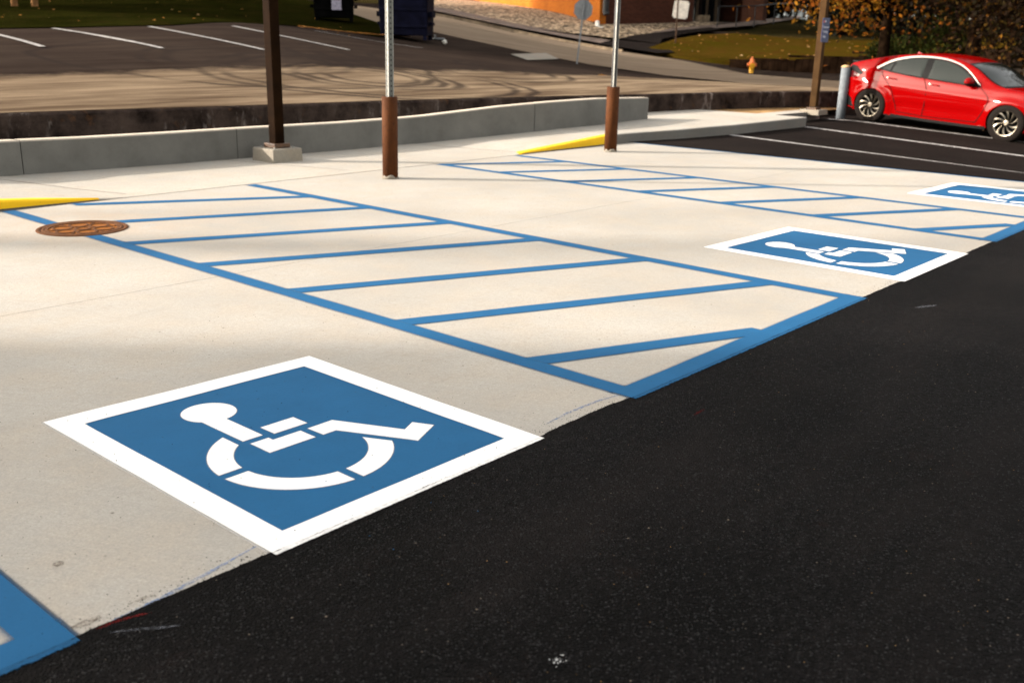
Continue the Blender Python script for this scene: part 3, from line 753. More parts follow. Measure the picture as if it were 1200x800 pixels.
# ------------------------------------------------------------------ manhole
mh = empty('storm_drain_cover', (MH[0], MH[1], 0), 0, 'round rusty iron drain grate set in the concrete on the blue line', 'drain cover')
b = bmesh.new(); lathe(b, [(0.262, -0.13), (0.262, 0.004), (0.268, 0.006), (0.283, 0.0065), (0.287, 0.002), (0.292, 0.002), (0.297, 0.0065), (0.320, 0.006), (0.325, 0.001), (0.289, 0.0005), (0.288, -0.13)], 64, caps=False)
link('frame', b, 'rust_iron', mh, True)
b = bmesh.new(); lathe(b, [(0.0, -0.12), (0.275, -0.12)], 48); lathe(b, [(0.286, -0.3), (0.286, 0.0)], 48)
link('pit', b, 'rust_shade_floor', mh)
b = bmesh.new()
def ring(b, cx, cy, r, w, z0, z1, n=28, sx=1):
    rings = [[b.verts.new((cx + (r + dr) * math.cos(t), cy + (r + dr) * math.sin(t), z)) for t in [2 * math.pi * i / n for i in range(n)]] for dr, z in ((-w, z0), (-w, z1), (w, z1), (w, z0))]
    for q in range(4):
        A, B = rings[q], rings[(q + 1) % 4]
        for i in range(n): b.faces.new((A[i], A[(i + 1) % n], B[(i + 1) % n], B[i]))
ring(b, 0, 0, 0.252, 0.010, -0.02, 0.0055, 48); ring(b, 0, 0, 0.052, 0.009, -0.015, 0.0050)
for i in range(6):
    a = math.pi / 3 * i + 0.26
    ring(b, 0.152 * math.cos(a), 0.152 * math.sin(a), 0.068, 0.008, -0.015, 0.0042 + 0.0003 * i, 26)
    box(b, (0.235 * math.cos(a), 0.235 * math.sin(a), -0.006), (0.03, 0.011, 0.020), a)
    a2 = a + math.pi / 6
    box(b, (0.215 * math.cos(a2), 0.215 * math.sin(a2), -0.006), (0.07, 0.011, 0.020), a2)
link('grate', b, 'rust_iron', mh)

# ------------------------------------------------------------------ walkway (kerb ramp between two raised ends)
def interp(x, tab):
    for (a, va), (b_, vb) in zip(tab, tab[1:]):
        if x <= b_: return va + (vb - va) * max(0, (x - a)) / (b_ - a)
    return tab[-1][1]
ZW = [(2.3, .145), (4.30, 0.003), (9.79, 0.003), (12.0, .13), (14, .155), (17, .17), (30, .17)]
YF = [(-8, 8.53), (3.3, 8.53), (4.3, 8.47), (4.5, 8.42), (9.7, 8.42), (9.95, 8.50), (11.9, 8.53), (12.3, 8.50), (13.4, 8.28), (14.75, 8.14), (17.30, 8.10)]
xs = sorted(set([-8 + 0.25 * i for i in range(102)] + [a for a, _ in ZW if a < 17.3] + [a for a, _ in YF]))
xs = [x for x in xs if x <= 17.30]
bm = bmesh.new(); grid = []
for x in xs:
    z = interp(x, ZW); y = interp(x, YF)
    colv = [bm.verts.new((x, y, -0.4)), bm.verts.new((x, y, z - 0.012)), bm.verts.new((x, y + 0.012, z))]
    for k in (0.17, 0.6, 1.2, 2.0, 2.9): colv.append(bm.verts.new((x, y + k, z)))
    grid.append(colv)
for A, B in zip(grid, grid[1:]):
    for i in range(len(A) - 1): bm.faces.new((A[i], B[i], B[i + 1], A[i + 1]))
bm.faces.new(grid[-1][::-1])
# rear extension by the lamp post
slab(bm, [(17.302, 8.74), (19.25, 8.74), (19.25, 9.12), (17.302, 9.12)], -0.4, 0.168)
slab(bm, [(12.0, 11.02), (17.30, 10.997), (17.30, 12.2), (12.0, 12.2)], -0.4, 0.166)
for f in bm.faces: f.material_index = 0
wk = link('walkway', bm, 'walk_concrete'); tag(wk, kind='structure')
wk.data.materials.append(M['kerb_shade_concrete'])
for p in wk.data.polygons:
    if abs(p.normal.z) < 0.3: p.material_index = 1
bm = bmesh.new(); sheet(bm, [(17.30, 9.12), (19.7, 9.12), (24, 8.9), (34, 8.2), (34, 11), (17.30, 11.2)], lambda x, y: 0.10 + .05 * smooth(8.9, 9.3, y) - .05 * smooth(20, 28, x), step=0.4)
tag(link('sand_verge', bm, 'sand'), kind='structure')
# joints across the walkway
b = bmesh.new()
for x0, x1 in ((3.95, 4.5), (6.6, 7.1), (9.6, 9.9), (12.1, 12.0), (14.4, 14.3), (16.3, 16.2)):
    n = 14
    for i in range(n):
        ya = 8.6 + 1.65 * i / n; yb = 8.6 + 1.65 * (i + 1) / n
        xa = x1 + (x0 - x1) * i / n; xb = x1 + (x0 - x1) * (i + 1) / n
        za, zb = interp(xa, ZW) + .0025, interp(xb, ZW) + .0025
        b.faces.new([b.verts.new(q) for q in ((xa - .004, ya, za), (xa + .004, ya, za), (xb + .004, yb, zb), (xb - .004, yb, zb))])
o = link('joint_line', b, 'crack'); o.parent = wk
# yellow kerb paint
def yellow(x0, x1, label):
    b = bmesh.new(); g = []
    st = [x0 + (x1 - x0) * i / 24 for i in range(25)]
    for x in st:
        z = interp(x, ZW); y = interp(x, YF)
        wv = 0.115 * min(1, abs(x - (x1 if x0 < 0 else x0)) / 0.07 + 0.02) * (1 + 0.05 * noise.noise(Vector((x * 3, 0, 0))))
        g.append([b.verts.new(p) for p in ((x, y - 0.004, min(0.003, z)), (x, y - 0.004, z - 0.010), (x, y + 0.010, z + 0.0045), (x, y + wv, z + 0.0045))])
    for A, B in zip(g, g[1:]):
        for i in range(3): b.faces.new((A[i], B[i], B[i + 1], A[i + 1]))
    tag(link('yellow_kerb', b, 'yellow_paint'), label, 'painted kerb', 'yellow painted kerb ramps')
yellow(-8, 4.18, 'yellow painted kerb at the left photo edge, above the drain cover')
yellow(9.80, 12.0, 'yellow painted kerb wedge beside the farther rusty sign post')

# ------------------------------------------------------------------ low walls
def gz(px, py, z):                  # the spot at height z seen there in the survey photo
    d = FW + RT * ((px - 600) / 1165.67) - UP * ((py - 400) / 1165.67)
    t = (z - 1.45) / d.z; return EYE + d * t
def ztop_at(x, y, py):              # height above (x, y) whose top reads at image row py
    lo, hi = -0.2, 2.0
    for _ in range(40):
        mz = (lo + hi) / 2; v = Vector((x, y, mz)) - EYE; row = 400 - 1165.67 * v.dot(UP) / v.dot(FW)
        if row > py: lo = mz
        else: hi = mz
    return lo
foot = [(0, 207), (28, 205), (100, 200), (197, 193), (300, 184.5), (405, 176), (490, 168), (590, 158), (645, 152.5), (700, 147), (759, 139.5)]
topr = [166, 164.5, 161.5, 156, 149.5, 143.5, 136.8, 124.5, 119.5, 115.6, 114.5]
W = []
for (px, py), ty in zip(foot, topr):
    z = 0.003
    for _ in range(6):
        p = gz(px, py, z); z = interp(p.x, ZW)
    W.append((p.x, p.y, z, ztop_at(p.x, p.y, ty)))
W = [(W[0][0] - 9, W[0][1] + 0.15, 0.14, W[0][3])] + W
# resample into cast panels about 2.3 m long
def path_at(s):
    acc = 0
    for a, b_ in zip(W, W[1:]):
        L = math.dist(a[:2], b_[:2])
        if s <= acc + L or b_ is W[-1]:
            t = (s - acc) / L; return [a[i] + (b_[i] - a[i]) * t for i in range(4)]
        acc += L
total = sum(math.dist(a[:2], b_[:2]) for a, b_ in zip(W, W[1:]))
wall = empty('retaining_wall', (7, 10.35, 0), 0, 'low new grey concrete wall with a sunlit flat top, behind the walkway', 'wall')
s = 0.0; first = 9.28; cuts = [first - 4.8, first - 2.4]
while first < total - 0.6: cuts.append(first); first += 2.42
cuts = [0] + [c for c in cuts if c > 0] + [total]
for s0, s1 in zip(cuts, cuts[1:]):
    b = bmesh.new(); n = max(2, int((s1 - s0) / 0.3)); g = []
    for i in range(n + 1):
        s = s0 + 0.005 + (s1 - s0 - 0.010) * i / n
        p = path_at(s); q = path_at(min(total, s + .01)); q0 = path_at(max(0, s - .01))
        d = Vector((q[0] - q0[0], q[1] - q0[1])).normalized(); nn = Vector((-d.y, d.x))
        x, y, zf, zt = p; th = 0.17
        pr = [(0, zf - .3), (0, zt - .014), (0.012, zt), (th - .012, zt), (th, zt - .014), (th, zf - .3)]
        g.append([b.verts.new((x + nn.x * a, y + nn.y * a, c)) for a, c in pr])
    for A, B in zip(g, g[1:]):
        for i in range(5): b.faces.new((A[i], B[i], B[i + 1], A[i + 1]))
    b.faces.new(g[0][::-1]); b.faces.new(g[-1])
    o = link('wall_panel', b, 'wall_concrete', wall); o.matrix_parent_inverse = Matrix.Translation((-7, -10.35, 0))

oldt = [(0, 134, .56), (200, 127.5, .55), (300, 124.5, .54), (442, 119.5, .525), (550, 116.3, .51), (710, 112, .49), (830, 109, .48), (905, 107.5, .48), (950, 107.2, .48), (1010, 107.5, .475)]
OW = [gz(*t) for t in oldt]
OW = [Vector((-9, OW[0].y + .1, .57))] + OW + [OW[-1] + (OW[-1] - OW[-3]).normalized() * 12]
bm = bmesh.new(); g = []
for i, p in enumerate(OW):
    d = (OW[min(i + 1, len(OW) - 1)] - OW[max(0, i - 1)]); d.z = 0; d.normalize(); nn = Vector((-d.y, d.x, 0))
    g.append([bm.verts.new(p + nn * a + Vector((0, 0, c))) for a, c in ((0.02, -1.0), (0, -0.025), (0.03, 0.0), (0.25, 0.0), (0.25, -1.0))])
for A, B in zip(g, g[1:]):
    L = (B[0].co - A[0].co).length; 
    for i in range(4): bm.faces.new((A[i], B[i], B[i + 1], A[i + 1]))
ow = link('old_retaining_wall', bm, 'old_wall_concrete')
tag(ow, 'dark weathered old concrete wall holding up the higher parking lot', 'wall')

# ------------------------------------------------------------------ higher ground behind
ctrl = []
for p in OW: ctrl.append((p.x, p.y, p.z))
def C(px, py, d): p = at(px, py, d); ctrl.append(tuple(p)); return p
for q in [(0, 85, 13.65), (0, 34, 21.7), (300, 60, 18.8), (300, 30, 25.2), (450, 50, 28), (560, 85, 20), (505, 38, 33), (600, 58, 33), (690, 75.5, 33), (760, 92, 24.5),
          (850, 100, 23.5), (950, 101, 26), (500, 17, 42), (600, 38, 43), (700, 58, 42), (800, 72, 40), (870, 87, 37), (1000, 98, 34), (0, 0, 36), (200, 0, 36), (350, -2, 40),
          (540, 3, 66), (700, 31, 50), (870, 29, 54), (800, 31, 52), (420, 10, 42), (960, 30, 60), (1150, 90, 33), (1150, 40, 60)]: C(*q)
P = np.array(ctrl)
def tps_fit(P, lam=0.02):
    n = len(P); D = np.hypot(P[:, None, 0] - P[None, :, 0], P[:, None, 1] - P[None, :, 1])
    K = np.where(D > 1e-9, D * D * np.log(D + 1e-12), 0) + lam * np.eye(n)
    A = np.zeros((n + 3, n + 3)); A[:n, :n] = K; A[:n, n] = 1; A[:n, n + 1:] = P[:, :2]; A[n, :n] = 1; A[n + 1:, :n] = P[:, :2].T
    w = np.linalg.solve(A, np.concatenate([P[:, 2], [0, 0, 0]]))
    return P[:, :2].copy(), w
TP, TWt = tps_fit(P)
def h_up(x, y):
    D = np.hypot(TP[:, 0] - x, TP[:, 1] - y); K = np.where(D > 1e-9, D * D * np.log(D + 1e-12), 0)
    n = len(TP); z = float(K @ TWt[:n] + TWt[n] + TWt[n + 1] * x + TWt[n + 2] * y)
    return max(-0.4, min(9.0, z))
def hit(px, py, d):                 # where the sight line meets the higher ground, close to depth d
    v = at(px, py, 1.0) - EYE; a = None; k = d * .72
    while k < d * 1.35:
        q = EYE + v * k
        if q.z < h_up(q.x, q.y): return EYE + v * k if a else at(px, py, d)
        a = k; k += d * .004
    return at(px, py, d)
def ppoly(L): return [tuple(hit(*q).xy) for q in L]
def terrain(name, poly, off, mat, step, **kw):
    b = bmesh.new(); sheet(b, poly, lambda x, y: h_up(x, y) + off, step=step)
    o = link(name, b, mat); tag(o, kind=kw.get('kind', 'structure'), label=kw.get('label'), cat=kw.get('cat')); return o
# densified front edge
fe = []
for a, b_ in zip(OW, OW[1:]):
    n = max(1, int((b_ - a).length / 0.8))
    for i in range(n): q = a.lerp(b_, i / n); fe.append((q.x, q.y + 0.10))
fe.append((OW[-1].x, OW[-1].y + .1))
lotp = fe + [(45, 8), (48, 20), (40, 42), (20, 50), (0, 45), (-14, 32), (-12, 11.3)]
lot = terrain('upper_parking_lot', lotp, 0.0, 'worn_asphalt', 0.7)
ca = lot.data.attributes.new('seal', 'FLOAT', 'POINT')
for i, v_ in enumerate(lot.data.vertices):
    ca.data[i].value = smooth(13.2, 15.4, v_.co.y + 0.5 * noise.noise(v_.co * 0.4))
terrain('street', ppoly([(380, 8, 44), (440, 27.5, 36), (505, 38, 33), (600, 58, 33), (690, 76, 31.5), (780, 89, 28), (880, 99, 26), (1020, 104, 27), (1190, 106, 30), (1190, 98, 36), (1010, 98, 35), (875, 87.5, 37), (800, 72, 40), (700, 57, 42), (600, 38.5, 43), (500, 17, 42), (420, -4, 44)]), 0.012, 'street_asphalt', 1.0)
terrain('grass_verge', ppoly([(-160, 40, 20), (0, 34.5, 21.7), (90, 33, 22.6), (200, 31, 24), (330, 30, 25.6), (372, 34, 27), (450, 45, 30), (505, 39, 32.6), (440, 27, 36.5), (380, 6, 46), (200, -30, 60), (-200, -30, 50)]), 0.025, 'lawn_dark', 0.6)
terrain('pebble_bank', ppoly([(500, 11, 45), (600, 32, 46), (700, 50, 46), (735, 56, 44), (790, 47, 47), (845, 29, 53), (700, 25, 52), (540, -8, 72), (470, -8, 60)]), 0.10, 'pebbles', 0.8, kind='stuff', label='bank of rounded tan pebbles at the foot of the brick building', cat='pebbles')
terrain('footpath', ppoly([(500, 14.5, 43), (600, 36, 44), (700, 54.5, 43.3), (740, 60, 42.6), (735, 55, 44.5), (700, 49, 46.3), (600, 31, 46.5), (500, 10, 45.8)]), 0.14, 'path_concrete', 0.8)
terrain('far_hillside', [tuple(at(400, -8, 47).xy), tuple(at(900, 60, 43).xy), tuple(at(1400, 70, 33).xy), (110, -10), (120, 90), (10, 120), (-60, 80), (-40, 30), tuple(at(-160, 36, 21).xy), tuple(at(0, 10, 38).xy)], -0.04, 'hill', 3.0)
terrain('driveway', ppoly([(700, 57, 43), (742, 47, 46), (790, 41, 47.5), (832, 37, 49), (845, 39, 48.5), (800, 45, 46), (776, 51, 44), (772, 58, 42.3), (790, 67, 40.5), (770, 68, 41)]), 0.19, 'lot_asphalt', 0.6)
# kerb stones along the street
def kerb(name, L, hgt, label):
    b = bmesh.new(); pts = [at(*q) for q in L]; g = []
    for i, p in enumerate(pts):
        d = pts[min(i + 1, len(pts) - 1)] - pts[max(0, i - 1)]; d.z = 0; d.normalize(); nn = Vector((-d.y, d.x, 0)); z = h_up(p.x, p.y)
        g.append([b.verts.new((p.x + nn.x * a, p.y + nn.y * a, z + c)) for a, c in ((-.08, -.1), (-.08, hgt), (.08, hgt), (.08, -.1))])
    for A, B in zip(g, g[1:]):
        for i in range(3): b.faces.new((A[i], B[i], B[i + 1], A[i + 1]))
    tag(link(name, b, 'kerb_old'), label, 'kerb')
kerb('street_kerb', [(460, 7, 42.8), (500, 16.6, 42.3), (550, 27, 42.8), (600, 37.8, 43.2), (650, 47.5, 42.8), (700, 56.5, 42.3), (730, 61, 41.7)], 0.12, 'worn kerb on the far side of the street below the pebble bank')
# mound of lawn on the right with its timber wall
mp = [(760, 56, 42.5), (785, 64, 41), (830, 70, 40), (880, 73, 39), (1000, 68, 37.5), (1190, 60, 34), (1190, 40, 46), (1050, 46, 50), (960, 45, 50), (900, 42, 49), (860, 39, 48), (820, 41, 46), (790, 46, 45)]
MP = np.array([tuple(at(*q)) for q in mp] + [tuple(at(900, 58, 43)), tuple(at(1000, 57, 43))])
T2, W2 = tps_fit(MP, 0.01)
def h_mound(x, y):
    D = np.hypot(T2[:, 0] - x, T2[:, 1] - y); K = np.where(D > 1e-9, D * D * np.log(D + 1e-12), 0); n = len(T2)
    return float(K @ W2[:n] + W2[n] + W2[n + 1] * x + W2[n + 2] * y)
bm = bmesh.new(); mpoly = [tuple(at(*q).xy) for q in mp]
sheet(bm, mpoly, h_mound, step=0.8)
edges = [e for e in bm.edges if len(e.link_faces) == 1]
r = bmesh.ops.extrude_edge_only(bm, edges=edges)
for v_ in [x for x in r['geom'] if isinstance(x, bmesh.types.BMVert)]: v_.co.z -= 2.0
tag(link('lawn_mound', bm, 'lawn_autumn'), kind='structure')
tw = [(858, 73, 39.2), (880, 72.4, 38.8), (925, 70.5, 38.2), (1000, 66.5, 37.3), (1090, 62, 36), (1190, 58, 34)]
twr = empty('timber_retaining_wall', at(930, 80, 38), 0, 'dark brown timber wall below the autumn lawn, behind the hydrant', 'wall')
P2 = [at(*q) for q in tw]; base = twr.location.copy()
b = bmesh.new(); L = 0; rb = random.Random(5)
for a, c in zip(P2, P2[1:]):
    d = c - a; n = max(1, int(d.length / 0.24)); ang = math.atan2(d.y, d.x)
    for i in range(n):
        q = a + d * ((i + .5) / n); zb = h_up(q.x, q.y) - 0.4; zt = q.z + rb.uniform(-.03, .03)
        nn = Vector((-math.sin(ang), math.cos(ang), 0))
        box(b, Vector((q.x, q.y, (zb + zt) / 2)) - nn * (0.22 + rb.uniform(-.015, .015)) - base, (d.length / n - 0.012, 0.14, zt - zb), ang)
link('post_row', b, 'timber', twr)
b = bmesh.new()
for a, c in zip(P2, P2[1:]):
    d = c - a; q = (a + c) / 2; nn = Vector((-d.y, d.x, 0)).normalized()
    box(b, q - nn * .22 - base + Vector((0, 0, .05)), (d.length, .2, .08), math.atan2(d.y, d.x))
link('cap_rail', b, 'timber', twr)

# white stall lines of the higher lot
for i, (a, c) in enumerate([((-110, 35, 20.2), (-60, 58, 17)), ((-20, 38, 21.2), (50, 56.5, 17.8)), ((62, 34.5, 22.1), (190, 58, 18.8)), ((175, 32.5, 23.3), (310, 60, 18.6)), ((273, 32, 24.6), (409, 60, 19.6)), ((368, 37, 25.5), (495, 57.5, 22))]):
    A = hit(*a); B = hit(*c); d = Vector((B.x - A.x, B.y - A.y)).normalized(); n_ = Vector((-d.y, d.x)) * 0.058
    b = bmesh.new(); k = 12
    L = [A.xy.lerp(B.xy, t / k) for t in range(k + 1)]
    sheet(b, [tuple(q + n_) for q in L] + [tuple(q - n_) for q in L[::-1]], lambda x, y: h_up(x, y) + 0.022)
    lab = ['white stall line beyond the left photo edge on the higher lot', 'leftmost white stall line in view on the higher lot',
           'second white stall line from the left on the higher lot', 'third white stall line from the left on the higher lot',
           'white stall line running behind the brown lamp post', 'faded stall line below the navy dumpster'][i]
    tag(link('lot_stall_line', b, 'line_paint'), lab, 'painted line', 'white stall lines on the higher lot')
b = bmesh.new(); sheet(b, [tuple(gq.xy) for gq in (hit(598, 65, 29), hit(640, 63.5, 29.5), hit(655, 70.5, 28), hit(618, 71.8, 28))], lambda x, y: h_up(x, y) + .03, step=.5)
tag(link('concrete_patch', b, 'footing_concrete'), 'pale concrete patch in the higher lot beside the street', 'concrete patch')

def drop(px, py, d):                # a point of the higher ground under an image spot
    p = hit(px, py, d); return Vector((p.x, p.y, h_up(p.x, p.y)))

# ------------------------------------------------------------------ posts
lp = empty('lamp_post', (7.05, 9.82, interp(7.05, ZW)), 0, 'square dark brown lamp post on a low concrete block before the low wall', 'lamp post')
b = bmesh.new(); box(b, (0, 0, 0.055), (0.42, 0.42, 0.19), 0, 0.012, 0.955); link('footing', b, 'footing_concrete', lp)
b = bmesh.new(); box(b, (0, 0, 0.178), (0.215, 0.215, 0.05), 0, 0.008); link('base_cover', b, 'base_steel', lp)
b = bmesh.new(); box(b, (0, 0, 2.95), (0.128, 0.128, 5.55), 0, 0.010); link('pole', b, 'brown_pole', lp)
b = bmesh.new(); box(b, (0, 0.0, 5.75), (0.06, 0.9, 0.06)); box(b, (0, -0.55, 5.76), (0.30, 0.45, 0.12), 0, .02); link('lamp_head', b, 'brown_pole', lp)
for sx_, sy_ in ((-1, -1), (1, -1), (-1, 1), (1, 1)):
    b = bmesh.new(); lathe(b, [(0.013, 0.148), (0.013, 0.165), (0.0, 0.166)], 6, (sx_ * .13, sy_ * .13, 0)); link('anchor_bolt', b, 'galvanized', lp)

def sign_post(x, y, hs, r, label, tubew, lean):
    t = empty('sign_post', (x, y, 0), 0, label, 'sign post', 'sign posts in rusty pipe sleeves')
    b = bmesh.new(); lathe(b, [(r, -0.1), (r, hs - .006), (r - .006, hs), (tubew * .75, hs - .01), (0, hs - .01)], 32); link('pipe_sleeve', b, 'rust_sleeve', t, True)
    b = bmesh.new(); lathe(b, [(r + .008, 0.0), (r + 0.003, 0.02), (r + .001, 0.026), (r - .004, .026)], 32)
    for v_ in b.verts: v_.co.z *= 1 + 1.2 * noise.noise(v_.co * 22)
    link('mortar_ring', b, 'footing_concrete', t, True)
    b = bmesh.new(); box(b, (0, 0, hs / 2 + 1.15), (tubew, tubew, 2.3), 0, 0.003); link('perforated_tube', b, 'perforated_steel' if tubew > .052 else 'shaded_perforated_steel', t)
    for s_ in (-1, 1):
        b = bmesh.new(); box(b, (s_ * (tubew / 2 + .004), -tubew * .35, hs / 2 + 1.15), (.008, .016, 2.3), 0, .001); link('edge_flange', b, 'galvanized', t)
    b = bmesh.new(); box(b, (0, -0.034, hs + 1.75), (0.305, 0.003, 0.46)); link('sign_panel', b, 'sign_back', t)
    t.rotation_euler = lean
    return t
sign_post(7.05, 7.86, 0.835, 0.081, 'galvanized sign post in a rusty pipe sleeve, nearer one, left of photo centre', 0.055, (0, R(0.3), 0))
sign_post(11.05, 7.92, 0.845, 0.084, 'sign post in a rusty pipe sleeve beside the yellow kerb wedge', 0.05, (0, 0, 0))

p = gz(984.5, 139.5, 0.0)
t = empty('bollard', (p.x, p.y, 0), 0, 'round grey steel bollard with a sunlit cap behind the red car', 'bollard')
b = bmesh.new(); lathe(b, [(0.088, -0.2), (0.088, 1.0)], 32); link('pipe', b, 'bollard_paint', t, True)
b = bmesh.new(); lathe(b, [(0.089, 1.0), (0.080, 1.025), (0.05, 1.045), (0, 1.05)], 32); link('cap', b, 'bollard_lit_top', t, True)

p = gz(953, 131, 0.17)
t = empty('lamp_post', (p.x, p.y, 0.165), 0, 'square tan lamp post with a small blue sign, left of the red car', 'lamp post')
b = bmesh.new(); box(b, (0, 0, 0.0), (0.42, 0.42, 0.10), 0, 0.012, .95); link('footing', b, 'footing_concrete', t)
b = bmesh.new(); box(b, (0, 0, 0.065), (0.2, 0.2, 0.05), 0, 0.006); link('base_cover', b, 'base_steel', t)
b = bmesh.new(); box(b, (0, 0, 2.95), (0.128, 0.128, 5.7), 0, 0.008); link('pole', b, 'tan_pole', t)
b = bmesh.new(); box(b, (0, -.55, 5.8), (0.30, 0.45, 0.12), 0, .02); box(b, (0, 0, 5.78), (0.06, .9, .06)); link('lamp_head', b, 'tan_pole', t)
zs = ztop_at(p.x, p.y, 35.5) - 0.165
b = bmesh.new(); box(b, (0.0, -0.070, zs), (0.30, 0.008, 0.44), 0, 0.002)
sg = link('sign_panel', b, 'sign_blue', t)
def text(s_, size, loc, rot, mat, parent, name='lettering'):
    cu = bpy.data.curves.new(name, 'FONT'); cu.body = s_; cu.size = size; cu.align_x = 'CENTER'; cu.align_y = 'CENTER'; cu.extrude = 0.0008
    cu.materials.append(M[mat]); tmp = bpy.data.objects.new(name, cu); col.objects.link(tmp); bpy.context.view_layer.update()
    me = bpy.data.meshes.new_from_object(tmp.evaluated_get(bpy.context.evaluated_depsgraph_get())); bpy.data.objects.remove(tmp)
    o = bpy.data.objects.new(name, me); col.objects.link(o); o.location = loc; o.rotation_euler = rot; o.parent = parent; return o
for s_, dz, dx in (('Customer', 0.055, 0.0), ('Parking', -0.03, -0.01), ('Only', -0.12, -0.04)):
    text(s_, 0.066, (0.0 + dx, -0.0755, zs + dz), (R(90), 0, 0), 'text_white', sg)
b = bmesh.new(); box(b, (-.095, -0.0755, zs + .155), (0.05, .002, .04)); link('red_mark', b, 'sign_red', sg)
b = bmesh.new(); box(b, (-0.04, -0.0755, zs + .158), (0.04, .002, .03)); link('white_mark', b, 'text_white', sg)

# octagonal sign seen from behind
p = drop(676, 75, 31.5)
t = empty('octagonal_sign', p, 0, 'grey back of an octagonal road sign on a leaning post at the street corner', 'road sign')
ax = math.atan2(RT.y, RT.x)
b = bmesh.new(); box(b, (0, 0, 0.95), (0.05, 0.05, 2.2), ax); link('post', b, 'sign_back', t)
b = bmesh.new()
f = Vector((math.sin(ax), -math.cos(ax), 0)); u = Vector((math.cos(ax), math.sin(ax), 0))
for off in (0.03,):
    ring0 = [b.verts.new(-f * off + u * .31 * math.cos(math.pi / 8 + k * math.pi / 4) + Vector((0, 0, 1.66 + .33 * math.sin(math.pi / 8 + k * math.pi / 4)))) for k in range(8)]
    ring1 = [b.verts.new(v_.co - f * 0.004) for v_ in ring0]
    b.faces.new(ring0); b.faces.new(ring1[::-1])
    for k in range(8): b.faces.new((ring0[k], ring0[(k + 1) % 8], ring1[(k + 1) % 8], ring1[k]))
link('sign_panel', b, 'sign_back', t)
t.rotation_euler = Matrix.Rotation(R(5), 3, FW.xyz).to_euler()

p = at(791, 58, 44); p.z = h_mound(p.x, p.y)
t = empty('white_sign', p, 0, 'blank white square sign on a thin dark post before the brick building', 'sign')
b = bmesh.new(); box(b, (0, 0, 0.95), (0.06, 0.06, 2.1), ax); link('post', b, 'base_steel', t)
b = bmesh.new(); q = at(798, 11.5, 43.9) - p
r0 = bmesh.ops.create_cube(b, size=1)
mm = Matrix.Translation(q) @ Matrix.Rotation(ax, 4, 'Z') @ Matrix.Rotation(R(6), 4, 'Y')
for v_ in r0['verts']: v_.co = mm @ Vector((v_.co.x * .66, v_.co.y * .02, v_.co.z * .76))
bmesh.ops.bevel(b, geom=[e for e in b.edges if abs((mm.inverted() @ e.verts[0].co).x * (mm.inverted() @ e.verts[0].co).z) > 0 and abs((e.verts[0].co - e.verts[1].co).length - .02) < .004], offset=.06, segments=3, affect='EDGES')
link('sign_panel', b, 'sign_white', t)

# hydrant
p = drop(880, 88, 37.0); p = at(880, 88, 37.5); p.z = min(p.z, h_up(p.x, p.y)) if abs(p.z - h_up(p.x, p.y)) < .3 else p.z
t = empty('fire_hydrant', p, ax, 'yellow fire hydrant with an orange bonnet in front of the timber wall', 'fire hydrant')
b = bmesh.new(); lathe(b, [(0.13, -0.1), (0.13, 0.03), (0.09, 0.05), (0.09, 0.3), (0.10, 0.31), (.10, .42), (0, .42)], 20); link('barrel', b, 'hydrant_yellow', t, True)
b = bmesh.new(); lathe(b, [(0.125, 0.42), (0.125, 0.45), (0.09, 0.47), (0.075, 0.56), (0.03, 0.61), (0.03, 0.66), (0, 0.66)], 20); link('bonnet', b, 'hydrant_orange', t, True)
for s_ in (-1, 1):
    b = bmesh.new(); lathe(b, [(0.05, 0), (0.05, 0.12 ), (0.062, 0.12), (0.062, 0.17), (0, 0.17)], 14, axis='X')
    for v_ in b.verts: v_.co = Vector((v_.co.x * s_, v_.co.y, v_.co.z + 0.36))
    link('side_outlet', b, 'hydrant_orange', t)
b = bmesh.new(); lathe(b, [(0.07, 0), (0.07, -0.13), (0.085, -.13), (.085, -.17), (0, -0.17)], 14, (0, 0, 0), 'Y')
for v_ in b.verts: v_.co.z += 0.34
link('pumper_outlet', b, 'hydrant_yellow', t)

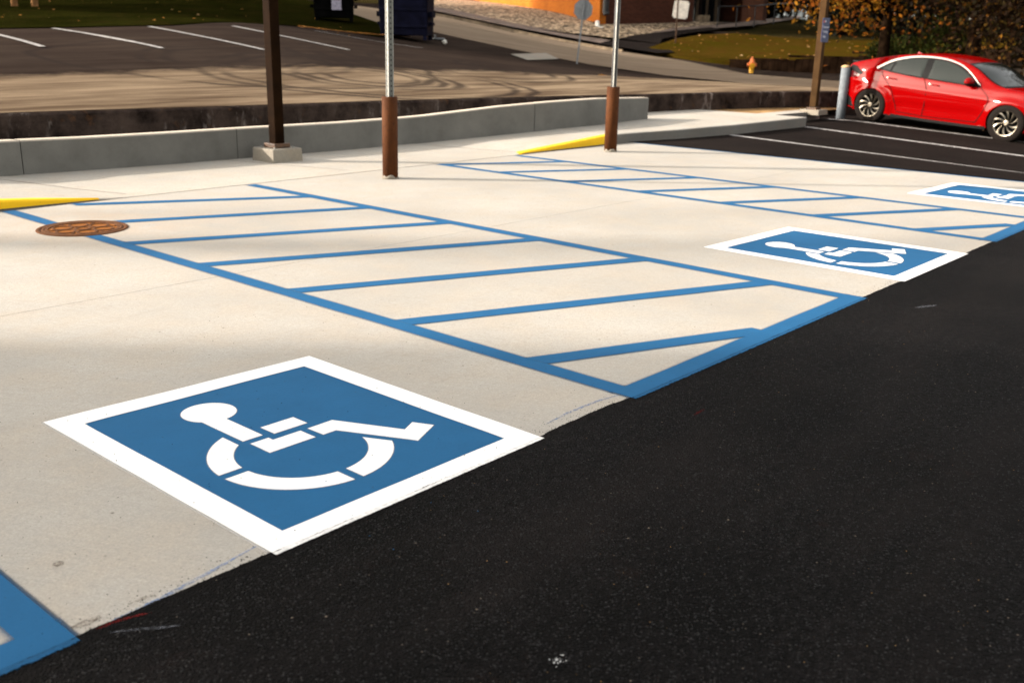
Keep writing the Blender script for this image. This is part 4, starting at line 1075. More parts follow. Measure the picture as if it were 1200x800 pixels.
# dumpsters
def dumpster(name, p, rz, w, d, h, mat, label, lab_patch):
    t = empty(name, p, rz, label, 'dumpster')
    b = bmesh.new(); v0 = [b.verts.new(q) for q in ((-w / 2 + .05, -d / 2 + .12, .12), (w / 2 - .05, -d / 2 + .12, .12), (w / 2 - .05, d / 2 - .05, .12), (-w / 2 + .05, d / 2 - .05, .12),
                                             (-w / 2, -d / 2, h * .8), (w / 2, -d / 2, h * .8), (w / 2, d / 2, h), (-w / 2, d / 2, h))]
    for q in ((0, 3, 2, 1), (4, 5, 6, 7), (0, 1, 5, 4), (1, 2, 6, 5), (2, 3, 7, 6), (3, 0, 4, 7)): b.faces.new([v0[i] for i in q])
    bmesh.ops.bevel(b, geom=list(b.edges), offset=.02, segments=1, affect='EDGES')
    link('bin_body', b, mat, t)
    b = bmesh.new()
    for zz in (.38, .85): box(b, (0, -d / 2 + .12 - .09 * zz, zz), (w - .06, .06, .07), 0, .01)
    box(b, (0, -d / 2 - .01, h * .8 - .03), (w + .08, .08, .09), 0, .01)
    link('rib', b, mat, t)
    for s_ in (-1, 1):
        b = bmesh.new(); box(b, (s_ * (w / 2 + .04), -.1, .72), (.10, .55, .15), 0, .01); box(b, (s_ * (w / 2 + .03), -.1, .46), (.10, .4, .09), 0, .01); link('fork_pocket', b, mat, t)
    for sx_ in (-1, 1):
        for yy in (-d / 2 + .2, d / 2 - .2):
            b = bmesh.new(); box(b, (sx_ * (w / 2 - .12), yy, .06), (.1, .16, .14)); link('skid', b, mat, t)
        b = bmesh.new(); hw = w / 2 - .02
        q = [b.verts.new(v) for v in ((sx_ * .01, -d / 2 - .03, h * .8 + .03), (sx_ * hw, -d / 2 - .03, h * .8 + .03), (sx_ * hw, d / 2, h + .04), (sx_ * .01, d / 2, h + .04))]
        fc = b.faces.new(q); r = bmesh.ops.extrude_face_region(b, geom=[fc])
        for v in r['geom']:
            if isinstance(v, bmesh.types.BMVert): v.co.z += .03
        link('lid', b, 'dumpster_black', t)
    if lab_patch:
        px_, pz_ = lab_patch
        b = bmesh.new(); box(b, (px_, -d / 2 + .12 - .09 * pz_ - .012 - .03, pz_), (.30, .012, .30)); lb = link('notice_label', b, 'label_paper', t)
    return t
pb = drop(392, 26, 29.5)
dumpster('dumpster', pb, ax + R(8), 1.30, 1.1, 1.5, 'dumpster_black', 'black dumpster with a small pale notice, standing on the grass', (0.09, 0.50))
pn = drop(477, 47, 30.5)
dumpster('dumpster', pn, ax - R(6), 1.50, 1.2, 1.7, 'dumpster_navy', 'large navy dumpster on the asphalt, behind the galvanized sign post', None)
# litter beside the navy dumpster
p = drop(521, 53, 28.6)
b = bmesh.new(); bmesh.ops.create_uvsphere(b, u_segments=16, v_segments=10, radius=0.075)
for v_ in b.verts: v_.co.z *= .92; v_.co += Vector((0, 0, .08)) + v_.co.normalized() * .006 * noise.noise(v_.co * 20)
tag(link('crumpled_cup', b, 'white_plastic', None, True, p), 'round white piece of litter on the asphalt right of the navy dumpster', 'litter')
p = drop(514, 47.5, 30.2)
b = bmesh.new(); box(b, (0, 0, .04), (.36, .26, .05), ax + .2, .015); box(b, (-.16, 0, .10), (.03, .24, .12), ax + .2, .01)
tag(link('cardboard_tray', b, 'sign_back', None, False, p), 'flat grey litter tray lying by the navy dumpster', 'litter')
# fallen leaves
bm = bmesh.new(); rl = random.Random(21)
def leaf(p, s):
    a = rl.random() * 6.28; q = Matrix.Rotation(a, 3, 'Z') @ Matrix.Rotation(rl.uniform(-.5, .5), 3, 'X')
    vs_ = [bm.verts.new(p + q @ Vector(v)) for v in ((-s, 0, 0), (0, -s * .6, s * .2), (s, 0, 0), (0, s * .6, s * .25))]
    bm.faces.new(vs_)
for i in range(420):
    t_ = rl.random(); px = 350 + 130 * t_; py = 31 + 15 * t_ + rl.gauss(0, 1.6); q = at(px, py, 27 + 3.2 * t_); leaf(Vector((q.x, q.y, h_up(q.x, q.y) + .075)), rl.uniform(.03, .07))
for i in range(46):
    px = rl.uniform(-40, 450); py = rl.uniform(4, 33); d = 22 + (33 - py) * .4 + px / 110; q = at(px, py, d); leaf(Vector((q.x, q.y, h_up(q.x, q.y) + .075)), rl.uniform(.02, .06))
for px, py, d in ((705, 94, 23), (709, 94.3, 23), (703, 94.5, 22.8)): q = at(px, py, d); leaf(Vector((q.x, q.y, h_up(q.x, q.y) + .03)), .07)
for i in range(110):
    px = rl.uniform(770, 1100); py = rl.uniform(44, 70); d = 39 + (70 - py) * .4; q = at(px, py, d); 
    if inside(q.x, q.y, mpoly): leaf(Vector((q.x, q.y, h_mound(q.x, q.y) + .03)), rl.uniform(.04, .09))
tag(link('fallen_leaves', bm, 'leaf_fallen'), 'orange fallen leaves scattered on the grass and along the lot edge', 'fallen leaves', kind='stuff')

# ------------------------------------------------------------------ brick building
Cn = at(702, 31, 50); Lf = at(540, 0, 72); Rg = at(893, 29, 56)
Z0 = 1.2; H = 8.5
bl = empty('brick_building', (Cn.x, Cn.y, 0), 0, 'brick building with a sunlit orange side wall, behind the pebble bank', 'building')
def wallbox(a, b_, z0, z1, th, mat, name, inward, off=0.0):
    a = Vector((a.x, a.y, 0)); b_ = Vector((b_.x, b_.y, 0)); d = b_ - a; L = d.length; ang = math.atan2(d.y, d.x)
    nn = Vector((-math.sin(ang), math.cos(ang), 0)) * inward
    b = bmesh.new(); box(b, (L / 2, inward * th / 2 + inward * off, (z0 + z1) / 2), (L, th, z1 - z0))
    o = link(name, b, mat); o.location = a - Vector((Cn.x, Cn.y, 0)); o.rotation_euler.z = ang; o.parent = bl; return o
dl = (Lf - Cn).normalized()
Lf2 = Cn + (Lf - Cn) * 1.3
def on(t_, d=None): return Cn + (Rg - Cn) * t_
wallbox(Cn, Lf2, Z0, H, .35, 'sunlit_brick', 'side_wall', -1)
wallbox(on(0.012), on(0.545), Z0, H, .35, 'shaded_brick', 'front_wall', 1)
wallbox(on(0.90), on(1.0), Z0, H - 2, .5, 'pillar_brick', 'brick_pillar', 1)
dr = (Rg - Cn); dr.z = 0; dr.normalize(); nin = Vector((-dr.y, dr.x, 0))
wallbox(on(.545) + nin * 2.2, on(.90) + nin * 2.2, Z0, H, .3, 'house_wall', 'entrance_recess', 1)
wallbox(on(.545) + nin * .36, on(.545) + nin * 2.2, Z0, H, .3, 'shaded_brick', 'recess_wall', 1)
wallbox(on(.5), on(1.02) , 5.0, 6.2, 2.6, 'house_wall', 'canopy', 1, 0.02)
slabz = 2.2
wallbox(on(.50), on(1.04), Z0, slabz + .25, 3.0, 'path_concrete', 'entrance_step', 1, .36)
for t_ in (.60, .665, .735, .80, .86):
    q = on(t_) + nin * 2.1; b = bmesh.new(); box(b, (0, 0, 3.6), (.12, .1, 2.8), math.atan2(dr.y, dr.x)); o = link('door_frame', b, 'door_frame'); o.location = q - Vector((Cn.x, Cn.y, q.z)); o.location.z = 0; o.parent = bl
for ta, tb in ((.605, .66), (.67, .73), (.74, .795), (.805, .855)):
    wallbox(on(ta) + nin * 2.12, on(tb) + nin * 2.12, 2.5, 4.9, .04, 'dark_glass', 'door_pane', 1)
wallbox(on(.585) + nin * -.2, on(.635) + nin * -.2, 2.1, 2.75, .5, 'kerb_old', 'planter_box', 1)
b = bmesh.new(); tube(b, [(0, 0, H), (0, 0, 2.75), (0.0, -0.05, 2.6)], [.16] * 3, 10); o = link('downspout', b, 'black_metal'); o.parent = bl; o.location = (dr * 0.22 - nin * .2)
o.location.z = 0
q = Cn - Vector((Cn.x, Cn.y, 0)); q = Vector((0, 0, 0))
b = bmesh.new(); pz = at(700, 26, 49.4) - Vector((Cn.x, Cn.y, 0)); pz2 = at(700, 33.5, 49.2) - Vector((Cn.x, Cn.y, 0)); pz3 = at(705, 35, 48.8) - Vector((Cn.x, Cn.y, 0))
tube(b, [pz, pz2, pz3], [.11, .12, .15], 10); o = link('drain_elbow', b, 'white_plastic', bl, True)
wallbox(Cn + Vector((0, 0, 0)), Lf2, Z0, Z0, .1, 'timber', 'base_course', 1) if False else None
# dark base course of the side wall, following the slope
b = bmesh.new(); g = []
ang = math.atan2(dl.y, dl.x); no = Vector((math.sin(ang), -math.cos(ang), 0)) * -1
if no.dot(EYE - Cn) < 0: no = -no
for i in range(13):
    t_ = i / 12; q = Cn.lerp(Lf2, t_); zz = Cn.z + (Lf.z - Cn.z) * t_ * 1.3
    g.append([b.verts.new(Vector((q.x, q.y, 0)) - Vector((Cn.x, Cn.y, 0)) + no * a + Vector((0, 0, c))) for a, c in ((0.06, zz - 1.2), (.06, zz + .12), (0.0, zz + .16))])
for A, B in zip(g, g[1:]):
    for i in range(2): b.faces.new((A[i], B[i], B[i + 1], A[i + 1]))
link('base_course', b, 'timber', bl)
# flat roof
b = bmesh.new(); RP = [Cn - dr * .4 - nin * .4, Rg + dr * .5 - nin * .4, Rg + dr * .5 + nin * 22, Lf2 - dr * .4]
slab(b, [(q.x - Cn.x, q.y - Cn.y) for q in RP], H, H + .4); link('roof', b, 'roof_shingle', bl)
for a_, b2 in ((Lf2, Rg + nin * 22), (Rg, Rg + nin * 22)): wallbox(a_, b2, Z0, H, .3, 'shaded_brick', 'rear_wall', -1)

# path and railing in front of the pillar
b = bmesh.new(); sheet(b, ppoly([(742, 47, 47), (800, 41, 47.5), (850, 36.5, 49), (880, 34, 51), (940, 24, 57), (935, 21, 60), (875, 29, 54), (840, 33, 52), (790, 37, 50)]), lambda x, y: h_up(x, y) + .16, step=.8)
tag(link('entrance_path', b, 'path_concrete'), kind='structure')
pr = drop(883, 35, 50.2)
t = empty('handrail', pr, 0, 'thin dark metal handrail beside the entrance path and brick pillar', 'handrail')
rp = [drop(x, y, d) - pr + Vector((0, 0, .1)) for x, y, d in ((840, 36, 49.4), (862, 35.5, 49.8), (883, 35, 50.2), (906, 31, 52), (930, 27, 54))]
for q in rp:
    b = bmesh.new(); tube(b, [q, q + Vector((0, 0, 1.05))], [.03, .03], 6); link('baluster', b, 'black_metal', t)
b = bmesh.new(); tube(b, [q + Vector((0, 0, 1.05)) for q in rp], [.03] * 5, 6); link('top_rail', b, 'black_metal', t)

# house beyond
hp = drop(930, 35, 75); hz_ = at(930, 40, 75).z
t = empty('house', (hp.x, hp.y, hz_ - 0.2), ax, 'distant house with a grey shingle roof and pale carport, right of the brick pillar', 'house')
b = bmesh.new(); box(b, (0, 3, 1.0), (9, 6, 3.2)); link('wall', b, 'house_wall', t)
b = bmesh.new()
for s_ in (-1, 1):
    q = [b.verts.new(v) for v in ((-5, 3, 5.0), (5, 3, 5.0), (5, 3 + s_ * 4, 2.0), (-5, 3 + s_ * 4, 2.0))]; fc = b.faces.new(q); r = bmesh.ops.extrude_face_region(b, geom=[fc])
    for v in r['geom']:
        if isinstance(v, bmesh.types.BMVert): v.co.z += .15
link('roof', b, 'roof_shingle', t)
b = bmesh.new(); box(b, (-.2, -1.2, 1.65), (1.9, .2, .5), 0, .03); box(b, (.3, -1.2, .6), (.45, .2, 1.7), 0, .02); link('carport_front', b, 'house_white', t)
b = bmesh.new(); box(b, (-1.6, -1.1, 1.3), (.3, .1, 1.1)); link('window', b, 'house_white', t)
b = bmesh.new(); box(b, (-2.6, -1.1, 1.0), (.35, .1, .7)); link('window', b, 'house_white', t)
b = bmesh.new(); tube(b, [(-.35, -1.6, -.5), (-.35, -1.6, 6)], [.06, .05], 8); box(b, (-.35, -1.7, 4.0), (.45, .3, 1.0), 0, .05)
o = link('utility_pole', b, 'house_white', None); o.location = (hp.x, hp.y, hz_ - .2); o.rotation_euler.z = ax; o.location -= FW * 3; o.location.z = hz_ - 0.2; tag(o, 'pale utility pole in front of the distant house', 'utility pole')

# ------------------------------------------------------------------ trees
def tree(name, base, h, trunk_r, crown, leaf_m, bark, nleaf, lsize, label, cat='tree', seed=1, lean=(0, 0), nclump=26, group=None, low=0.3, nb=9):
    """crown = (rx, ry, rz, centre height)"""
    r_ = random.Random(seed); t = empty(name, base, 0, label, cat, group)
    rx, ry, rz, ch = crown
    b = bmesh.new(); pts = []; n = 7
    for i in range(n + 1):
        k = i / n; pts.append(Vector((lean[0] * k + 0.12 * noise.noise(Vector((k * 3, seed, 0))) * k * h * .15, lean[1] * k + 0.12 * noise.noise(Vector((seed, k * 3, 0))) * k * h * .15, -0.3 + k * h * .85)))
    tube(b, pts, [trunk_r * (1.25 - 1.1 * i / n) if i else trunk_r * 1.5 for i in range(n + 1)], 10)
    clumps = []
    for i in range(nclump):
        u = Vector((r_.gauss(0, 1), r_.gauss(0, 1), r_.gauss(0, 1))).normalized() * (r_.random() ** 0.4)
        clumps.append((Vector((lean[0] * .8 + u.x * rx, lean[1] * .8 + u.y * ry, ch + u.z * rz)), r_.uniform(.16, .34) * min(rx, rz)))
    for i in range(nb):
        c, s_ = clumps[i % len(clumps)]; st = pts[2 + i % 4]
        mid = st.lerp(c, .5) + Vector((0, 0, .08 * (c - st).length))
        tube(b, [st, mid, c], [trunk_r * .38, trunk_r * .22, trunk_r * .07], 6)
    link('trunk', b, bark, t, True)
    b = bmesh.new(); V = []; F = []
    for i in range(nleaf):
        c, s_ = clumps[r_.randrange(len(clumps))]
        p = c + Vector((r_.gauss(0, s_), r_.gauss(0, s_), r_.gauss(0, s_ * .75)))
        if p.z < low * 0.6: continue
        u = Vector((r_.gauss(0, 1), r_.gauss(0, 1), r_.gauss(0, 1))).normalized(); w = u.orthogonal().normalized(); w = Matrix.Rotation(r_.random() * 6.28, 3, u) @ w; x = u.cross(w)
        l = lsize * r_.uniform(.6, 1.3); k = len(V)
        V += [p - w * l, p - x * l * .55, p + w * l, p + x * l * .55]; F.append((k, k + 1, k + 2, k + 3))
    b.free(); me = bpy.data.meshes.new('crown'); me.from_pydata(V, [], F); me.materials.append(M[leaf_m])
    o = bpy.data.objects.new('crown', me); col.objects.link(o); o.parent = t
    return t
def gd(px, d):                      # ground spot at image column px and depth d
    p = at(px, 60, d); return Vector((p.x, p.y, max(0.0, h_up(p.x, p.y))))
tree('maple_tree', gd(1035, 31), 9, .17, (3.0, 3.0, 3.0, 4.55), 'leaf_orange', 'bark', 9000, .085, 'orange and yellow autumn maple overhanging behind the red car\'s tail', seed=4, nclump=50, nb=14)
tree('russet_tree', gd(1140, 29.5), 9, .2, (3.2, 3.2, 3.3, 4.0), 'leaf_russet', 'bark', 15000, .075, 'dark russet tree filling the corner above the red car\'s roof', seed=9, nclump=60, nb=14)
tree('russet_tree', gd(1230, 27), 8, .2, (2.6, 2.6, 3.0, 3.6), 'leaf_russet', 'bark', 9000, .075, 'russet tree at the right photo edge above the car\'s bonnet', seed=12, nclump=50)
tree('green_shrub', gd(1048, 33), 1.6, .05, (.8, .8, .6, .95), 'leaf_green', 'bark', 2600, .06, 'low green shrub just above the red car\'s rear roof edge', 'shrub', seed=5, nclump=16)
tree('green_shrub', gd(1105, 31.5), 2.0, .05, (1.6, .9, .8, 1.3), 'leaf_green', 'bark', 3600, .06, 'green and yellow bush under the russet tree, behind the car\'s roof', 'shrub', seed=15, nclump=22)
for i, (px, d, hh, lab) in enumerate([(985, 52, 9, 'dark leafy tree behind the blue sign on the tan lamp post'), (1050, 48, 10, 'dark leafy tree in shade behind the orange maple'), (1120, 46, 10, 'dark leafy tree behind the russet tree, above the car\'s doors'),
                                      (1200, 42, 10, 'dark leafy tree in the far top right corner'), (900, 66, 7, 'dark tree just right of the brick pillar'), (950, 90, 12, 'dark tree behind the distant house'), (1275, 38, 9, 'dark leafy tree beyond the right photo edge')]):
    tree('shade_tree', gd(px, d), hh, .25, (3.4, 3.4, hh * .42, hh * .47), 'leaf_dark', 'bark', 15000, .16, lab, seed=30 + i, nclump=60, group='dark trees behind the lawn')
sp = Vector((3.15, 7.0, 0)) + sd * 24  # tall trunk added out of view to cast a shadow band on the pad
tree('oak_tree', sp, 16, .15, (3.0, 3.0, 1.8, 15.0), 'leaf_green', 'bark', 1800, .2, 'unseen tall tree, added for its shadow band, beyond the left photo edge beside the office building', seed=91, nclump=26, low=9, nb=8)
# two slim trunks on the left lawn, crowns above the picture
for i, (px, py, d) in enumerate([(17, 8.5, 31), (41, 9, 31.4)]):
    p = drop(px, py, d)
    tree('young_tree', p, 7, .075, (2.2, 2.2, 1.8, 5.6), 'leaf_green', 'pale_bark', 5000, .11, ['slim orange-lit trunk on the left lawn, the one nearer the photo edge', 'slim orange-lit trunk on the left lawn, the one farther from the photo edge'][i], seed=50 + i, group='young trees on the dark lawn', low=3.5)
# trees that shade the lawn from the left
for i, (px, d) in enumerate([(-150, 34), (-60, 46), (60, 50), (190, 50), (-320, 30), (300, 54)]):
    p = at(px, 0, d); p.z = h_up(p.x, p.y)
    tree('oak_tree', p, 11, .28, (4.2, 4.2, 3.6, 7.6), 'leaf_green', 'bark', 9000, .2, ['oak at the left end of the dark lawn', 'tall oak high on the lawn behind the two slim trunks', 'tall oak upslope above the stall lines', 'tall oak upslope behind the black dumpster', 'oak beyond the left photo edge', 'tall oak at the top of the street'][i], seed=70 + i, group='oaks on the dark lawn', nclump=34, low=4)

# unseen building added out of frame on the left to shade the near stalls
n0 = Vector((-sd.y, sd.x, 0)) if Vector((-sd.y, sd.x, 0)).dot(Vector((-.72, -.69, 0))) > 0 else Vector((sd.y, -sd.x, 0))
e0 = Vector((2.3, 4.40, 0)) + sd * 26
t = empty('shading_building', e0, math.atan2(n0.y, n0.x), 'plain unseen building, added for its shade, beyond the left photo edge', 'building')
b = bmesh.new(); box(b, (12, 0, 5.2), (24, 8, 11.4)); link('wall', b, 'stucco', t)
b = bmesh.new(); box(b, (12, 0, 11.0), (24.0, 8.1, .3)); link('roof', b, 'roof_shingle', t)
for k in range(6):
    for zz in (1.8, 5.0, 8.2):
        b = bmesh.new(); box(b, (2.5 + 3.8 * k, 4.02, zz), (2.0, .1, 1.5)); link('window', b, 'dark_glass', t)
        b = bmesh.new(); box(b, (2.5 + 3.8 * k, -4.02, zz), (2.0, .1, 1.5)); link('window', b, 'dark_glass', t)

# ------------------------------------------------------------------ red hatchback
def build_car():
    t = empty('red_car', (0, 0, 0), 0, 'shiny red five-door hatchback parked at the right, nose to the right', 'car')
    WB = 2.70; AR = 0.352
    BELT = [(-.8, 1.08), (.27, 1.055), (1.2, .985), (2.3, .93), (3.0, .90)]
    def Yw(x, z):
        w = 0.895
        if x < -.1: w -= 0.16 * ((-.1 - x) / .62) ** 2.2
        if x > 2.85: w -= 0.20 * ((x - 2.85) / .68) ** 2.0
        bz = interp(x, BELT)
        if z <= bz:
            k = (z - .2) / (bz - .2)
            y = w * (0.965 + 0.035 * math.sin(min(1, max(0, k)) * math.pi) ** .8) - 0.010 * smooth(.7, 1.0, k)
            y -= 0.020 * math.exp(-((z - .40) / .10) ** 2) * smooth(.35, .7, x) * smooth(2.4, 2.0, x)
            y += 0.012 * math.exp(-((z - (.80 - .03 * x)) / .035) ** 2)
        else:
            y0 = w * 0.965 - .010
            dz = z - bz
            y = y0 - 0.46 * dz - 0.25 * dz * dz
            y += 0
        for xc in (0, WB):
            r_ = math.hypot(x - xc, z - .33)
            y += 0.028 * math.exp(-((r_ - AR - .02) / .075) ** 2) * (1 if z < .8 else math.exp(-((z - .8) / .1) ** 2))
        return y
    # outline: rear bottom, up over the roof, down to the front bottom; (x, z, nose bulge in x, crown in z)
    OL = [(-.56, .24, -.10, 0), (-.62, .35, -.13, 0), (-.645, .55, -.14, 0), (-.65, .75, -.14, 0), (-.65, .90, -.13, 0), (-.64, 1.04, -.12, .01), (-.58, 1.125, -.10, .012), (-.42, 1.165, -.08, .015),
          (-.15, 1.215, 0, .018), (.15, 1.275, 0, .02), (.45, 1.328, 0, .022), (.8, 1.365, 0, .025), (1.2, 1.382, 0, .025), (1.6, 1.358, .02, .028), (1.85, 1.305, .06, .03), (2.1, 1.225, .11, .04),
          (2.35, 1.105, .15, .035), (2.55, 1.015, .17, .03), (2.72, .965, .12, .035), (2.95, .935, .05, .045), (3.15, .895, .03, .05), (3.32, .83, .05, .05), (3.43, .74, .09, .03), (3.48, .62, .12, .01), (3.50, .48, .13, 0), (3.48, .32, .12, 0), (3.42, .20, .10, 0)]
    # smooth it (Catmull-Rom)
    O = []
    for i in range(len(OL) - 1):
        p0, p1, p2, p3 = [Vector(OL[max(0, min(len(OL) - 1, i + k))]) for k in (-1, 0, 1, 2)]
        for j in range(3):
            u = j / 3; O.append(0.5 * ((2 * p1) + (-p0 + p2) * u + (2 * p0 - 5 * p1 + 4 * p2 - p3) * u * u + (-p0 + 3 * p1 - 3 * p2 + p3) * u ** 3))
    O.append(Vector(OL[-1]))
    def top(i, tt, off=0.0):        # i: float index along O, tt 0 edge .. 1 centre
        a = O[int(i)]; b_ = O[min(len(O) - 1, int(i) + 1)]; q = a.lerp(b_, i - int(i))
        e = 1 - (1 - tt) ** 2.2
        return Vector((q[0] + q[2] * e, Yw(q[0], q[1]) * (1 - tt), q[1] + q[3] * e))
    # side panels
    poly = [(q[0], q[1]) for q in O]
    bot = [(3.42, .20)]
    a_end = math.asin((.33 - .20) / AR)
    arcf = [(WB + AR * math.cos(a), .33 + AR * math.sin(a)) for a in [-a_end + (math.pi + 2 * a_end) * k / 30 for k in range(31)]]
    arcr = [(0 + AR * math.cos(a), .33 + AR * math.sin(a)) for a in [-a_end + (math.pi + 2 * a_end) * k / 30 for k in range(31)]]
    poly2 = poly + [(3.2, .19)] + arcf + [(2.1, .185), (1.2, .18), (.5, .185)] + arcr + [(-.45, .24)]
    v, f = cdt(poly2, step=.045)
    b = bmesh.new()
    for s_ in (-1, 1):
        vv = [b.verts.new((p.x, s_ * Yw(p.x, p.y), p.y)) for p in v]
        for tr in f:
            try: fc = b.faces.new([vv[k] for k in tr])
            except ValueError: continue
            fc.normal_update()
            if fc.normal.y * s_ < 0: fc.normal_flip()
    nT = 12
    for s_ in (-1, 1):
        g = [[b.verts.new(Vector((1, s_, 1)) * top(i, k / nT)) for k in range(nT + 1)] for i in range(len(O))]
        for A, B in zip(g, g[1:]):
            for k in range(nT):
                fc = b.faces.new((A[k], B[k], B[k + 1], A[k + 1]))
    bmesh.ops.remove_doubles(b, verts=b.verts, dist=.0008)
    bmesh.ops.recalc_face_normals(b, faces=b.faces)
    link('body', b, 'car_red', t, True)
    def patch(poly, off, mat, name, parent, sgn=(-1,), step=.05, thick=0):
        b = bmesh.new(); v, f = cdt(poly, step=step)
        for s_ in sgn:
            vv = [b.verts.new((p.x, s_ * (Yw(p.x, p.y) + off), p.y)) for p in v]
            for tr in f:
                fc = b.faces.new([vv[k] for k in tr]); fc.normal_update()
                if fc.normal.y * s_ < 0: fc.normal_flip()
        return link(name, b, mat, parent, True)
    def ribbon(pts, w, off, mat, name, parent, s_=-1, w1=None):
        P_ = [Vector(p) for p in pts]; up_, dn = [], []
        for i, p in enumerate(P_):
            d = (P_[min(i + 1, len(P_) - 1)] - P_[max(0, i - 1)]).normalized(); n_ = Vector((-d.y, d.x)); ww = w if w1 is None else w + (w1 - w) * i / (len(P_) - 1)
            up_.append(tuple(p + n_ * ww / 2)); dn.append(tuple(p - n_ * ww / 2))
        return patch(up_ + dn[::-1], off, mat, name, parent, (s_,), None)
    def cr(pts, n=6):
        out = []
        for i in range(len(pts) - 1):
            p0, p1, p2, p3 = [Vector(pts[max(0, min(len(pts) - 1, i + k))]) for k in (-1, 0, 1, 2)]
            for j in range(n):
                u = j / n; q = 0.5 * ((2 * p1) + (-p0 + p2) * u + (2 * p0 - 5 * p1 + 4 * p2 - p3) * u * u + (-p0 + 3 * p1 - 3 * p2 + p3) * u ** 3); out.append(tuple(q))
        out.append(tuple(pts[-1])); return out
    topl = cr([(.17, 1.085), (.32, 1.175), (.50, 1.255), (.80, 1.315), (1.15, 1.335), (1.5, 1.315), (1.8, 1.25), (2.05, 1.135), (2.30, .975)])
    botl = [(2.32, .945), (1.9, .965), (1.5, .985), (1.2, 1.00), (.8, 1.025), (.45, 1.055), (.17, 1.085)]
    for s_ in (-1, 1):
        patch(topl + botl[:-1], .0035, 'trim_black', 'window_surround', t, (s_,))
        rw = cr([(.50, 1.232), (.80, 1.297), (1.085, 1.313)], 4) + [(1.105, 1.025), (.8, 1.043), (.475, 1.072)]
        patch(rw, .0075, 'car_glass', 'rear_window', t, (s_,))
        patch([(.25, 1.098), (.34, 1.158), (.455, 1.212), (.43, 1.078)], .0075, 'car_glass', 'quarter_window', t, (s_,), None)
        fw_ = cr([(1.225, 1.318), (1.5, 1.297), (1.78, 1.232), (2.0, 1.133), (2.14, 1.05)], 4) + [(2.13, .975), (1.8, .985), (1.5, 1.002), (1.235, 1.018)]
        patch(fw_, .0075, 'car_glass', 'front_window', t, (s_,))
        ribbon(cr([(.15, 1.10), (.30, 1.185), (.48, 1.265), (.80, 1.332), (1.15, 1.352), (1.5, 1.332), (1.8, 1.268), (2.05, 1.153), (2.30, .99)]), .042, .010, 'chrome', 'chrome_strip', t, s_, .012)
        for nm, pts in (('rear_door_gap', cr([(.28, 1.06), (.34, .90), (.40, .72), (.47, .55), (.52, .42), (.56, .30)])), ('middle_door_gap', [(1.17, 1.0), (1.15, .8), (1.12, .5), (1.10, .25)]),
                        ('front_door_gap', cr([(2.30, .94), (2.32, .8), (2.29, .6), (2.22, .42), (2.14, .27)])), ('sill_gap', [(.56, .27), (1.1, .25), (2.14, .27)])):
            ribbon(pts, .013, .006, 'gap', nm, t, s_)
        ribbon([(.10, .21), (.5, .19), (1.2, .185), (2.1, .19), (2.35, .20)], .05, .004, 'trim_black', 'sill_shade_strip', t, s_)  # black strip standing in for the shade under the sill
        for x0, x1, z in ((.40, .60, .945), (1.26, 1.46, .905)):
            b = bmesh.new(); y = Yw((x0 + x1) / 2, z); box(b, ((x0 + x1) / 2, s_ * (y + .022), z), (x1 - x0, .018, .028), 0, .007)
            for v_ in b.verts: v_.co.z -= (v_.co.x - x0) * .06
            link('door_handle', b, 'car_red', t, True)
            b = bmesh.new(); box(b, (x0 + .02, s_ * (y + .032), z + .002), (.035, .008, .022), 0, .003); link('keyhole_trim', b, 'chrome', t)
        # mirror
        b = bmesh.new(); r0 = bmesh.ops.create_uvsphere(b, u_segments=20, v_segments=12, radius=1)
        for v_ in b.verts: v_.co = Vector((2.12 + v_.co.x * (.095 if v_.co.x > 0 else .07), s_ * (Yw(2.15, .98) + .10) + v_.co.y * .115, 1.035 + v_.co.z * .068))
        mo = link('wing_mirror', b, 'car_red', t, True)
        b = bmesh.new(); r0 = bmesh.ops.create_uvsphere(b, u_segments=20, v_segments=12, radius=1)
        for v_ in b.verts: v_.co = Vector((2.12 + v_.co.x * (.092 if v_.co.x > 0 else .072), s_ * (Yw(2.15, .98) + .09) + v_.co.y * .115, 1.008 + v_.co.z * .062))
        box(b, (2.16, s_ * (Yw(2.15, .98) + .01), .975), (.10, .09, .03), 0, .01); link('mirror_base', b, 'trim_black', mo, True)
        # lamps
        patch([(-.635, .86), (-.63, 1.03), (-.56, 1.11), (-.40, 1.08), (-.20, .985), (-.30, .90), (-.45, .87)], .006, 'tail_lens', 'tail_lamp', t, (s_,), .04)
        patch([(-.62, 1.02), (-.56, 1.115), (-.38, 1.10), (-.16, .985), (-.24, .945), (-.40, 1.00), (-.52, 1.01)], .010, 'trim_black', 'tail_lamp_trim', t, (s_,), .04)
        patch([(3.05, .70), (3.15, .79), (3.40, .72), (3.46, .66), (3.30, .64)], .006, 'clear_lens', 'headlight', t, (s_,), .04)
        patch([(-.585, .28), (-.63, .44), (-.60, .50), (-.45, .42), (-.36, .24)], .004, 'trim_black', 'rear_bumper_insert', t, (s_,), .05)
        patch([(-.615, .545), (-.60, .575), (-.56, .575), (-.57, .545)], .008, 'clear_lens', 'bumper_reflector', t, (s_,), None)
        # arch liner and flare line
        for xc in (0, WB):
            b = bmesh.new(); g = []
            for k in range(25):
                a = -a_end + (math.pi + 2 * a_end) * k / 24
                x_, z_ = xc + (AR - .001) * math.cos(a), .33 + (AR - .001) * math.sin(a)
                g.append([b.verts.new((x_, s_ * (Yw(x_, z_) - .001), z_)), b.verts.new((x_, s_ * .55, z_))])
            for A, B in zip(g, g[1:]): b.faces.new((A[0], B[0], B[1], A[1]))
            c0 = b.verts.new((xc, s_ * .55, .33))
            for A, B in zip(g, g[1:]): b.faces.new((A[1], B[1], c0))
            link('arch_liner', b, 'trim_black', t, True)
